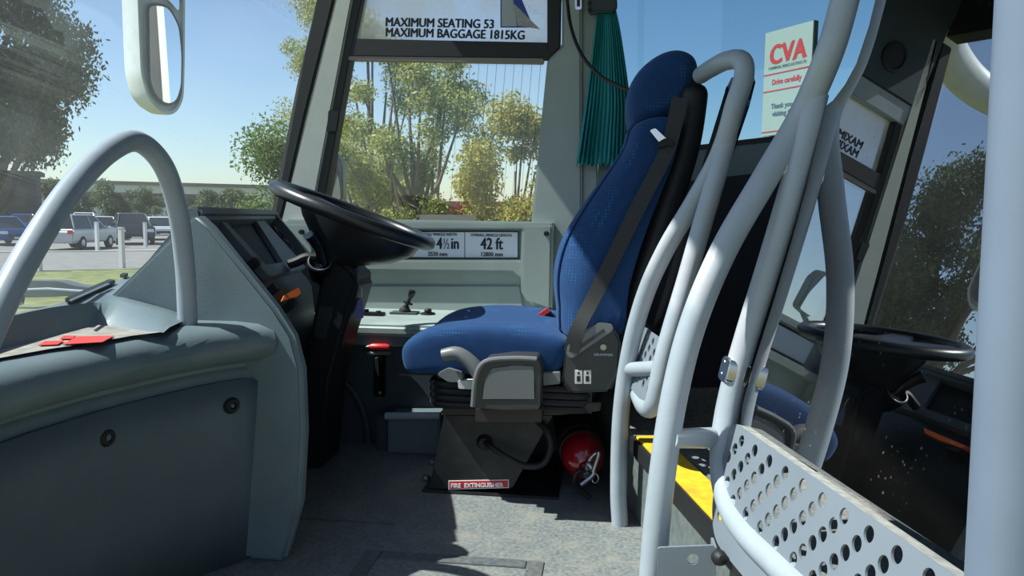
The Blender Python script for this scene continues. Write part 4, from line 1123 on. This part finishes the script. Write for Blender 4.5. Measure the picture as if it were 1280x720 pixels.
# entrance partition: near rail, loop rail, glass, perforated panel
ep = thing('entrance_partition', 'pale grey tubular entrance screen with reflective glass and perforated panel', 'partition', PZ(815, 860, 0))
nb = [P(806, 843, 1.175), P(810, 800, 1.175), P(817, 700, 1.175), P(827, 600, 1.18), P(842, 500, 1.19), P(866, 405, 1.20), P(905, 312, 1.22), P(957, 222, 1.25), P(1003, 143, 1.27), PP(1036, 68, 0.012), PP(1056, 0, 0.012), PP(1075, -80, 0.012), PP(1095, -200, 0.012)]
obj('near_tube', MB().tube(smooth_path(nb, 8), 0.0212, 18), 'rail', ep)
hC = 0.004
lc = [PP(1020, 118, hC), PP(1002, 190, hC), PP(982, 262, hC), PP(957, 345, hC), PP(932, 425, hC), (PP(914, 490, hC)), PP(904, 545, hC), PP(903, 590, hC), PP(912, 632, hC), PP(935, 668, hC), PP(975, 708, hC), PP(1035, 766, hC), PP(1100, 828, hC)]
obj('loop_tube', MB().tube(smooth_path(lc, 8), TR, 18), 'rail', ep)
obj('cross_tube', MB().tube([P(838, 548, 1.175), PP(900, 547, hC)], [0.0155, 0.0175], 16), 'rail', ep)
gpx = [(920, 528), (922, 505), (936, 455), (958, 385), (982, 305), (1002, 232), (1014, 180), (1017, 150), (1021, 135), (1035, 124), (1050, 104), (1064, 78), (1080, 30), (1092, -20), (1110, -120)]
gpts = [PP(x, y) for x, y in gpx]
top = gpts[-1]
def uvof(p): w = p - PQ; return (w.dot(PT), w.dot(PV))
un, vn = 0.70, uvof(top)[1]
vb0 = uvof(PP(930, 530))[1]; u0_, u1_ = uvof(PP(930, 530)), uvof(PP(1200, 702))
sl_ = (u1_[1] - u0_[1]) / (u1_[0] - u0_[0])
gpts += [UV(un, vn), UV(un, u0_[1] + sl_ * (un - u0_[0]))]
obj('partition_glass', MB().prism([p - PNn * 0.008 for p in gpts], PNn * -0.006), 'partition_glass', ep, smooth=False)
# glass clamps
for x, y in ((1002, 213), (930, 467)):
    c = PP(x + 2, y, -0.012)
    q = [c + PT * a + PV * b for a, b in ((-0.020, -0.021), (0.018, -0.021), (0.018, 0.021), (-0.020, 0.021))]
    k_ = obj('glass_clamp', MB().prism(round_poly(q, 0.012, 5), PNn * 0.038), 'chrome', ep, bevel=0.002)
    for b in (-0.010, 0.010):
        obj('clamp_screw', MB().lathe([(0, 0.001), (0.003, 0.001), (0.004, 0)], c + PV * b + PT * -0.006 + PNn * 0.038, PNn, 10), 'steel', k_)
# perforated panel on the entrance side, real holes
HP = 0.010
uc, vc_ = 0.0400, -0.0985
vtop = lambda u: -0.062 + 0.014 * u
vbot = lambda u: -0.245 + 0.014 * u
def e_in(u, v): return u > 0.018 and u < 0.60 and vbot(u) + 0.03 < v < vtop(u) - 0.015
pa_ = Vector((0.0508, 0.0010)); pb__ = Vector((-0.0155, -0.0178))
eh_ = lattice(pa_, pb__, (uc, vc_), (-4, 24, -2, 14), e_in, 0.0093)
ol = round_poly([Vector((0.004, vtop(0), 0)), Vector((0.64, vtop(0.64), 0)), Vector((0.64, vbot(0.64), 0)), Vector((0.05, vbot(0.05), 0)), Vector((0.004, vbot(0) + 0.05, 0))], [0.03, 0, 0, 0.04, 0.03], 6)
obj('perforated_panel', sheet([(p.x, p.y) for p in ol], eh_, 0.003, PQ + PNn * HP, PT, PV), 'perf', ep, smooth=False)
# mottled grey ledge strip between sheet and glass
obj('glazing_channel', MB().prism([UV(0.03, vtop(0.03) - 0.004, -0.008), UV(0.64, vtop(0.64) - 0.004, -0.008), UV(0.64, vtop(0.64) + 0.0, -0.008), UV(0.03, vtop(0.03) + 0.0, -0.008)], PNn * 0.018), 'ledge_mottled', ep, smooth=False)
# bracket plate with a hole at the foot of the near rail
bu = (P(893, 681, 1.10) - P(822, 684, 1.10)).normalized(); bv = Z_
bo0 = P(822, 684, 1.10)
bw = (P(893, 681, 1.10) - bo0).length
ol = round_poly([Vector((0, 0, 0)), Vector((bw, 0.0, 0)), Vector((bw, -0.16, 0)), Vector((0, -0.16, 0))], 0.004, 3)
bkt = obj('latch_plate', sheet([(p.x, p.y) for p in ol], [((bw * 0.63, -0.020), 0.0085)], 0.004, bo0, bu, bv), 'perf', ep, smooth=False)
obj('plate_flange', MB().box(P(893, 712, 1.10) + Vector((0.0, 0.015, -0.02)), (0.004, 0.035, 0.11)), 'perf', ep)
c = P(899, 697, 1.095)
obj('stop_ball', MB().lathe([(0.0, 0.013), (0.006, 0.012), (0.010, 0.008), (0.012, 0.0), (0.010, -0.008), (0.006, -0.012), (0.004, -0.03)], c, (0.25, -0.9, 0.2), 16), 'black_rubber', ep)

# door pole close to the entrance; bluish shade is put into its colour
pl = [P(1280, -60, 0.42), P(1270, 180, 0.42), P(1259, 420, 0.42), P(1247, 720, 0.42), P(1240, 900, 0.42)]
dpole = Vector((0, 0, 0))
p0, p1 = P(1304, 0, 0.42), P(1262, 720, 0.42)
dd = (p0 - p1).normalized()
pb0 = p1 - dd * ((p1.z + 0.30) / dd.z); pt0 = p0 + dd * ((2.19 - p0.z) / dd.z)
tag(obj('door_pole', MB().tube([pb0, pt0], 0.021, 28), 'pole_shaded'), 'thick upright pole at the entrance doorway, bluish shade in its colour', 'pole')

# ================================================================== OUTSIDE THE COACH
# hanging wing mirror
mc = Vector((-1.65, 2.67, 0))
mn_ = Vector((0.90, -0.436, 0)).normalized(); mt_ = Vector((0.436, 0.90, 0)).normalized()
wm = thing('wing_mirror', 'white wing mirror hanging from a curved arm outside the windscreen', 'mirror', (-1.65, 2.67, 1.05))
def ML(a, z, h=0): return mc + mt_ * a + mn_ * h + Vector((0, 0, z))
outl = [(-0.085, 1.80), (-0.088, 1.45), (-0.086, 1.22), (-0.06, 1.13), (-0.005, 1.085), (0.05, 1.09), (0.085, 1.15), (0.095, 1.30), (0.105, 1.55), (0.115, 1.80)]
rgs = []
op = round_poly([Vector((a, z, 0)) for a, z in outl], 0.03, 3)
oc = Vector((0.01, 1.47, 0))
for h, s in ((-0.13, 0.55), (-0.12, 0.8), (-0.07, 0.95), (0.0, 1.0), (0.012, 0.985), (0.012, 0.90), (0.0, 0.88)):
    rgs.append([ML(oc.x + (p.x - oc.x) * s, oc.y + (p.y - oc.y) * (1 - (1 - s) * 0.35), h) for p in op])
obj('housing', MB().loft(rgs), 'mirror_white', wm, ang=45)
gp_ = round_poly([Vector((a, z, 0)) for a, z in ((-0.045, 1.47), (-0.05, 1.20), (-0.03, 1.15), (0.01, 1.125), (0.05, 1.14), (0.072, 1.2), (0.078, 1.32), (0.07, 1.42), (0.03, 1.48))], 0.025, 3)
obj('mirror_rim', MB().prism([ML(p.x * 1.12, 1.3 + (p.y - 1.3) * 1.06, 0.006) for p in gp_], mn_ * 0.006), 'seat_plastic_light', wm, smooth=False)
obj('mirror_glass', MB().prism([ML(p.x, p.y, 0.012) for p in gp_], mn_ * 0.003), 'mirror_glass', wm, smooth=False)
gp2 = round_poly([Vector((a, z, 0)) for a, z in ((-0.04, 1.52), (0.03, 1.51), (0.075, 1.47), (0.08, 1.72), (-0.04, 1.72))], 0.02, 3)
obj('wide_mirror', MB().prism([ML(p.x, p.y, 0.012) for p in gp2], mn_ * 0.003), 'mirror_glass', wm, smooth=False)
arm = smooth_path([ML(0.01, 1.76, -0.05), ML(0.02, 1.92, -0.05), Vector((-1.66, 2.80, 2.0)), Vector((-1.50, 2.92, 1.98)), Vector((-1.28, 2.92, 1.96)), Vector((-1.05, 2.86, 1.98)), Vector((-0.9, 2.76, 2.02))], 6)
obj('arm', MB().tube(arm, 0.075, 16), 'mirror_white', wm)

# small side mirror seen through the driver's window
sm = thing('side_mirror', 'small dark-edged mirror outside the driver side window', 'mirror', P(418, 250, 2.95))
so = round_poly([P(x, y, 2.95) for x, y in ((404, 255), (408, 190), (420, 190), (428, 205), (429, 250))], 0.02, 4)
obj('housing', MB().prism(so, (0.0, 0.05, 0)), 'seat_plastic', sm, bevel=0.006)
so2 = round_poly([P(x, y, 2.945) for x, y in ((400, 252), (404, 194), (414, 194), (424, 225), (426, 250))], 0.015, 4)
obj('mirror_face', MB().prism(so2, (0.0, 0.004, 0)), 'mirror_glass', sm, smooth=False)
obj('bracket', MB().tube([P(416, 252, 2.97), P(405, 268, 2.90), P(392, 275, 2.74)], 0.012, 10), 'black_plastic', sm)

# wiper resting outside the lower windscreen
wpz = thing('wiper', 'dark grey wiper arm outside the bottom of the windscreen', 'wiper', P(85, 372, 1.85))
obj('arm', MB().prism(round_poly([P(x, y, 2.15) for x, y in ((10, 354), (24, 351), (72, 351.5), (92, 357), (122, 361), (118, 369), (40, 372), (10, 371))], 0.01, 3), (0, 0.05, 0)), 'dash_grey', wpz, bevel=0.008)
obj('blade', MB().tube([P(8, 363, 2.13), P(60, 361, 2.13), P(118, 365, 2.13)], 0.004, 8), 'rail', wpz)
obj('pivot', MB().lathe([(0.0, 0.02), (0.012, 0.015), (0.014, -0.02)], P(25, 374, 2.15), (0, -0.2, -1), 12), 'black_plastic', wpz)

# ---- trees
def leaf_mesh(name, clusters, n, size, mt, seed, parent, droop=0.0):
    rg = np.random.default_rng(seed)
    C_ = np.array([c[:3] for c in clusters]); R_ = np.array([c[3:6] for c in clusters])
    w = R_.prod(1) ** 0.6; w = w / w.sum()
    idx = rg.choice(len(clusters), n, p=w)
    d = rg.normal(size=(n, 3)); d /= np.linalg.norm(d, axis=1)[:, None]
    rad = 1.0 - 0.75 * rg.random(n) ** 1.8
    pos = C_[idx] + d * R_[idx] * rad[:, None] * (1 + 0.15 * rg.normal(size=(n, 1)))
    a = rg.normal(size=(n, 3)); a[:, 2] -= droop; a /= np.linalg.norm(a, axis=1)[:, None]
    b = np.cross(a, rg.normal(size=(n, 3))); b /= np.linalg.norm(b, axis=1)[:, None]
    s = size * (0.6 + 0.8 * rg.random((n, 1)))
    v = np.empty((n, 4, 3)); v[:, 0] = pos - a * s; v[:, 1] = pos + b * s * 0.45; v[:, 2] = pos + a * s; v[:, 3] = pos - b * s * 0.45
    me = bpy.data.meshes.new(name)
    me.vertices.add(4 * n); me.vertices.foreach_set('co', v.astype('f4').ravel())
    me.loops.add(4 * n); me.loops.foreach_set('vertex_index', np.arange(4 * n, dtype='i4'))
    me.polygons.add(n); me.polygons.foreach_set('loop_start', np.arange(0, 4 * n, 4, dtype='i4'))
    me.update(calc_edges=True)
    me.materials.append(MATS[mt])
    o = bpy.data.objects.new(name, me); COL.objects.link(o); o.parent = parent
    o.matrix_parent_inverse = Matrix.Translation(-base_of(parent))
    return o
def tree(label, base, height, width, mt, seed, n=16000, leaf=0.07, nc=26, trunks=1, low=0.25, group=None, droop=0.0, name='tree', dens=0.28):
    base = Vector(base); rr = random.Random(seed)
    t = thing(name, label, 'tree', base, group)
    cl = []
    for i in range(nc):
        h = low + (1 - low) * rr.random()
        wd_ = width / 2 * math.sin(math.pi * min(0.95, max(0.12, (h - low) / (1 - low) * 0.75 + 0.2))) ** 0.7
        a = rr.uniform(0, 2 * math.pi); r = wd_ * math.sqrt(rr.random())
        k = width * dens * rr.uniform(0.45, 1.0)
        cl.append((base.x + r * math.cos(a), base.y + r * math.sin(a), base.z + height * h - k * 0.3, k, k, k * rr.uniform(0.7, 1.0)))
    leaf_mesh('foliage', cl, n, leaf, mt, seed, t, droop)
    mb = MB()
    for k in range(trunks):
        tb = base + Vector((rr.uniform(-.25, .25) * (trunks > 1), rr.uniform(-.2, .2) * (trunks > 1), 0))
        tp = base + Vector((rr.uniform(-.22, .22) * width, rr.uniform(-.2, .2) * width, height * 0.75))
        mid = tb.lerp(tp, 0.5) + Vector((rr.uniform(-.1, .1), 0, 0)) * width * 0.5
        pth = smooth_path([tb, mid, tp], 5); r0_ = 0.022 * height / math.sqrt(trunks)
        mb.tube(pth, [r0_ * (1 - 0.8 * i / (len(pth) - 1)) for i in range(len(pth))], 8)
    obj('trunk', mb, 'bark', t)
    mb = MB()
    for c in cl[: max(8, nc // 2)]:
        a = base + Vector((0, 0, max(0.1, (c[2] - base.z) * rr.uniform(.35, .6))))
        b = Vector(c[:3]); mid = a.lerp(b, 0.5) + Vector((0, 0, -0.05 * height))
        mb.tube([a, mid, b], [0.010 * height, 0.006 * height, 0.002 * height], 6)
    obj('branches', mb, 'bark', t)
    return t
def gpos(px, dist):       # point on the ground below a picture column, at a distance
    d = ray(px, 268); d.z = 0; d.normalize(); return Vector((d.x * dist, d.y * dist, GZ))
# left of the windscreen
tree('tall drooping birch seen through the nearside half of the windscreen', gpos(-35, 16), 7.6, 3.6, 'leaf_dark', 11, 70000, 0.045, 44, droop=1.2, low=0.40, dens=0.19)
tree('leafy tree beside the windscreen pillar at the edge of the car park', gpos(350, 13), 3.05, 2.0, 'leaf_bright', 12, 30000, 0.034, 26, low=0.12)
tree('slim taller tree whose twigs show past the windscreen pillar', gpos(403, 21), 7.8, 2.3, 'leaf_green', 13, 22000, 0.036, 24, low=0.4)
# in the side window
tree('many-stemmed tree with airy yellow-green leaves outside the driver side window', gpos(520, 10.5), 4.05, 2.3, 'leaf_green', 21, 30000, 0.028, 46, trunks=4, low=0.28, dens=0.15)
tree('olive-green tree outside the driver window beside the pillar', gpos(464, 14.2), 5.2, 2.0, 'leaf_green', 22, 21000, 0.028, 34, trunks=2, low=0.22, dens=0.17)
tree('dense yellow-green bush outside the driver window beside the red building', gpos(638, 8.6), 2.9, 1.4, 'leaf_yellow', 23, 34000, 0.024, 30, trunks=2, low=0.12, dens=0.22)
tree('dark rounded bush behind the many-stemmed tree', gpos(486, 17.8), 2.9, 2.6, 'leaf_dark', 24, 22000, 0.035, 22, low=0.1)
# low trees behind the car park
spots = ((60, 84, 4.4, 3.4), (98, 89, 4.6, 3.6), (138, 84, 4.4, 3.8), (178, 90, 4.3, 3.6), (216, 84, 4.5, 3.4), (256, 89, 4.0, 3.8), (292, 84, 4.4, 3.4))
for i, (px, ds_, h_, w_) in enumerate(spots):
    tree('rounded dark green tree behind the parked cars', gpos(px, ds_), h_, w_, 'leaf_dark', 40 + i, 7000, 0.13, 16, low=0.1, group='trees behind the car park')

# ---- buildings
def building(name, label, c, ux_, w, d, h, mt, roof, nwin=0, z=GZ, parent_cat='building', winm='car_glass', rh=0.5):
    b = thing(name, label, parent_cat, (c.x, c.y, z))
    ux_ = Vector(ux_).normalized(); uy_ = Vector((-ux_.y, ux_.x, 0))
    if uy_.y < 0: uy_ = -uy_
    q = [c - ux_ * w / 2, c + ux_ * w / 2, c + ux_ * w / 2 + uy_ * d, c - ux_ * w / 2 + uy_ * d]
    obj('walls', MB().prism([(p.x, p.y, z) for p in q], (0, 0, h)), mt, b, smooth=False)
    e = 0.3
    q = [c - ux_ * (w / 2 + e) - uy_ * e, c + ux_ * (w / 2 + e) - uy_ * e, c + ux_ * (w / 2 + e) + uy_ * (d + e), c - ux_ * (w / 2 + e) + uy_ * (d + e)]
    obj('roof', MB().prism([(p.x, p.y, z + h) for p in q], (0, 0, rh)), roof, b, smooth=False)
    for i in range(nwin):
        s = -w / 2 + w * (i + 0.5) / nwin
        o_ = c + ux_ * s - uy_ * 0.03
        obj('window', MB().prism([(o_ - ux_ * w / nwin * 0.3) + Vector((0, 0, z - o_.z + h * 0.45)), (o_ + ux_ * w / nwin * 0.3) + Vector((0, 0, z - o_.z + h * 0.45)), (o_ + ux_ * w / nwin * 0.3) + Vector((0, 0, z - o_.z + h * 0.8)), (o_ - ux_ * w / nwin * 0.3) + Vector((0, 0, z - o_.z + h * 0.8))], uy_ * 0.1), winm, b, smooth=False)
    return b
tv = Vector((0.835, 0.55, 0))
building('warehouse', 'long low pale warehouse beyond the car park trees', gpos(180, 120), tv, 60, 12, 5.6, 'far_white', 'fence_grey', 14)
building('dark_shed', 'dark low shed at the edge of the car park', gpos(-105, 74), tv, 16, 3, 4.6, 'far_dark', 'far_dark', 4, rh=0.35)
building('red_building', 'low red-roofed building half hidden behind the window trees', gpos(545, 22), (1, 0.1, 0), 3.6, 3, 1.75, 'brick', 'roof_red', 3, rh=0.35)
building('brick_depot', 'brick depot with a red roof reflected in the wing mirror', Vector((16, 13, 0)), (1, -0.4, 0), 9, 5, 3.4, 'brick', 'roof_red', 6)
# slatted fence
fnc = thing('slatted_fence', 'grey slatted fence below the window trees', 'fence', gpos(560, 7.2))
fb = gpos(560, 7.2)
for i in range(7):
    obj('slat', MB().box((fb.x, fb.y, GZ + 0.7 + i * 0.155), (0.55, 0.03, 0.11)), 'fence_grey', fnc, smooth=False)
for s in (-0.22, 0.22):
    obj('post', MB().box((fb.x + s, fb.y + 0.05, GZ + 0.84), (0.07, 0.07, 1.68)), 'fence_grey', fnc, smooth=False)

# ---- white marker posts
for px, yb, ht in ((153, 335.5, 1.22), (122, 314, 1.25), (49, 339, 1.1), (182, 309, 1.2)):
    b = gp(px, yb)
    p_ = thing('marker_post', 'white painted marker post standing on the verge by the lane', 'post', b, 'white marker posts along the lane')
    obj('shaft', MB().box((b.x, b.y, GZ + ht / 2), (0.14, 0.14, ht)), 'post_white', p_, bevel=0.015)
    obj('cap', MB().box((b.x, b.y, GZ + ht), (0.16, 0.16, 0.03)), 'post_white', p_, bevel=0.008)

# ---- parked cars
def make_car(paint, label, loc, rz, suv=0.0, group='parked cars'):
    t = thing('parked_car', label, 'car', loc, group); t['_local'] = 1
    t.rotation_euler = (0, 0, rz)
    h = 1.45 + 0.22 * suv; b0 = 0.28 + 0.06 * suv; bl = 0.86 + 0.14 * suv
    def lo(name, rings, mt, bev=0.0, par=None):
        return obj(name, MB().loft(rings), mt, par or t, bevel=bev, local=True)
    def rect(x0, x1, w, z): return [Vector((x0, -w / 2, z)), Vector((x1, -w / 2, z)), Vector((x1, w / 2, z)), Vector((x0, w / 2, z))]
    lo('body', [rect(-2.05, 2.0, 1.66, b0), rect(-2.15, 2.12, 1.78, 0.5), rect(-2.12, 2.05, 1.78, bl - 0.08), rect(-2.05, 1.95, 1.70, bl)], 'paint_' + paint, 0.06)
    lo('cabin_glass', [rect(-1.95 + .1 * (1 - suv), 1.05, 1.60, bl - 0.01), rect(-1.60 - .15 * suv, 0.30, 1.22, h - 0.04)], 'car_glass', 0.02)
    lo('roof', [rect(-1.63 - .15 * suv, 0.33, 1.26, h - 0.05), rect(-1.50 - .15 * suv, 0.18, 1.12, h)], 'paint_' + paint, 0.02)
    for s in (-1, 1):
        mb = MB()
        for x0, x1 in ((1.05, 0.30), (-0.25, -0.30), (-1.85, -1.60 - .15 * suv)):
            mb.tube([(x0, s * 0.795, bl), (x1, s * 0.615, h - 0.04)], 0.035, 6)
        obj('pillars', mb, 'paint_' + paint, t, local=True)
        obj('headlamp', MB().box((2.07, s * 0.66, 0.66 + .1 * suv), (0.12, 0.34, 0.15)), 'lamp_lens', t, bevel=0.03, local=True)
        obj('tail_lamp', MB().box((-2.10, s * 0.74, 0.74 + .1 * suv), (0.1, 0.22, 0.2)), 'red_plastic', t, bevel=0.03, local=True)
        obj('door_mirror', MB().box((0.75, s * 0.96, bl + 0.06), (0.12, 0.2, 0.13)), 'paint_' + paint, t, bevel=0.03, local=True)
        for x in (1.30, -1.30):
            wv = obj('wheel', MB().lathe([(0.0, -0.10), (0.28, -0.10), (0.32, -0.07), (0.32, 0.07), (0.28, 0.10), (0.0, 0.10)], (x, s * 0.81, 0.32), Y_, 20), 'tyre', t, local=True)
            obj('hubcap', MB().lathe([(0.0, 0.02), (0.10, 0.02), (0.19, 0.0), (0.2, -0.02)], (x, s * 0.905, 0.32), (0, s, 0), 14), 'hubcap', wv, local=True)
    obj('grille', MB().box((2.10, 0, 0.5), (0.08, 0.9, 0.16)), 'black_plastic', t, local=True)
    obj('number_plate', MB().box((2.14, 0, 0.40), (0.04, 0.5, 0.11)), 'post_white', t, local=True)
    return t
dirv = math.atan2(-0.835, 0.55)        # facing the coach
def gpc(px, yb): return gp(px, yb)
for paint, px, yb, rz, suv, lab in (
        ('blue', 2, 306, dirv + 0.5, 0, 'bright blue parked car at the end of the row by the shed'),
        ('red', 60, 299.5, dirv + 0.2, 0.2, 'dark red car parked behind the silver estate'),
        ('silver', 97, 311, dirv + 2.75, 0.6, 'silver parked estate car standing apart by the kerb'),
        ('silver', 128, 299.5, dirv + 0.1, 0, 'silver saloon parked nose towards the coach'),
        ('black', 166, 305, dirv + 0.1, 1, 'black parked off-road car facing the coach'),
        ('white', 200, 299.5, dirv + 0.1, 0, 'white hatchback parked behind the black off-road car'),
        ('white', 106, 293.5, dirv + 0.05, 1, 'white car roof behind the silver cars'),
        ('navy', 158, 293.5, dirv, 0.5, 'navy car parked behind the silver saloon'),
        ('black', 182, 289, dirv + 0.05, 0.4, 'dark low car parked in the far row beside the white van'),
        ('white', 228, 289, dirv + 0.05, 1.6, 'tall white van parked in the far row'),
        ('silver', 76, 289, dirv + 0.05, 0.3, 'pale silver car parked in the row behind the dark red car'),
        ('blue', 30, 293.5, dirv + 0.05, 0.3, 'dark blue car in the row behind the bright blue car')):
    make_car(paint, lab, gpc(px, yb), rz, suv, None)

# ---- roadside sign board seen through the saloon window
sg = thing('roadside_sign', 'cream roadside board with red emblem and stripes seen through the saloon window', 'sign', (0, 0, 0))
c_tl = P(957, 42, 8.0); 
sdv = Vector((0.574, -0.819, 0))
def onsign(x, y):
    n_ = Vector((-0.819, -0.574, 0)); return PN(x, y, n_, c_tl)
S_tl, S_tr, S_bl = onsign(957, 42), onsign(1017, 25), onsign(952, 168)
sn = Vector((-0.819, -0.574, 0))
sw_ = (S_tr - S_tl).dot(sdv); zt_, zb_ = (S_tl.z + S_tr.z) / 2, S_bl.z
so_ = Vector((S_tl.x, S_tl.y, 0)); BASES[sg.name] = Vector((so_.x, so_.y, GZ)); sg.location = (so_.x, so_.y, GZ)
def SG(u, v, h=0.0): return so_ + sdv * (u * sw_) + Vector((0, 0, zb_ + v * (zt_ - zb_))) + sn * h
obj('board', MB().prism([SG(0, -.02), SG(1, -.02), SG(1, 1), SG(0, 1)], sn * -0.05), 'cream_sign', sg, smooth=False)
obj('edge_strip', MB().prism([SG(1.0, -.02, .001), SG(1.02, -.02, .001), SG(1.02, 1, .001), SG(1.0, 1, .001)], sn * -0.055), 'far_dark', sg, smooth=False)
for u in (0.15, 0.85):
    obj('post', MB().prism([SG(u - .03, -.02, -.052), SG(u + .03, -.02, -.052), SG(u + .03, .9, -.052), SG(u - .03, .9, -.052)], sn * -0.06), 'fence_grey', sg, smooth=False)
    b = SG(u, 0, -.08); obj('post', MB().box((b.x, b.y, (GZ + b.z) / 2), (0.07, 0.07, b.z - GZ)), 'fence_grey', sg, smooth=False)
hh = zt_ - zb_
def stx(s, size, u, v, m, bold=0, al='CENTER', shear=0.0, wid=None):
    org = SG(u, v, 0.002)
    t_ = text_mesh(s, size, org, sdv, Z_, al, bold, 1.0, shear=shear)
    if wid:
        w_ = max((Vector(q) - org).dot(sdv) for q in t_.v) - min((Vector(q) - org).dot(sdv) for q in t_.v)
        t_ = text_mesh(s, size, org, sdv, Z_, al, bold, wid * sw_ / w_, shear=shear)
    obj('lettering', t_, m, sg, smooth=False)
stx('CVA', 0.26 * hh, 0.5, 0.68, 'ink_red', 0.012, wid=0.78)
stx('COMMERCIAL VEHICLE AUCTIONS LTD', 0.040 * hh, 0.5, 0.625, 'ink_grey', 0.0, wid=0.8)
stx('Drive carefully', 0.075 * hh, 0.5, 0.475, 'ink_red', 0.003, wid=0.62)
stx('Thank you for', 0.07 * hh, 0.5, 0.24, 'ink_grey', 0.003, wid=0.62)
stx('visiting CVA', 0.07 * hh, 0.5, 0.165, 'ink_grey', 0.003, wid=0.56)
for v in (0.575, 0.41, 0.01):
    obj('stripe', MB().prism([SG(0, v, .001), SG(1, v, .001), SG(1, v + .012, .001), SG(0, v + .012, .001)], sn * 0.002), 'ink_red', sg, smooth=False)
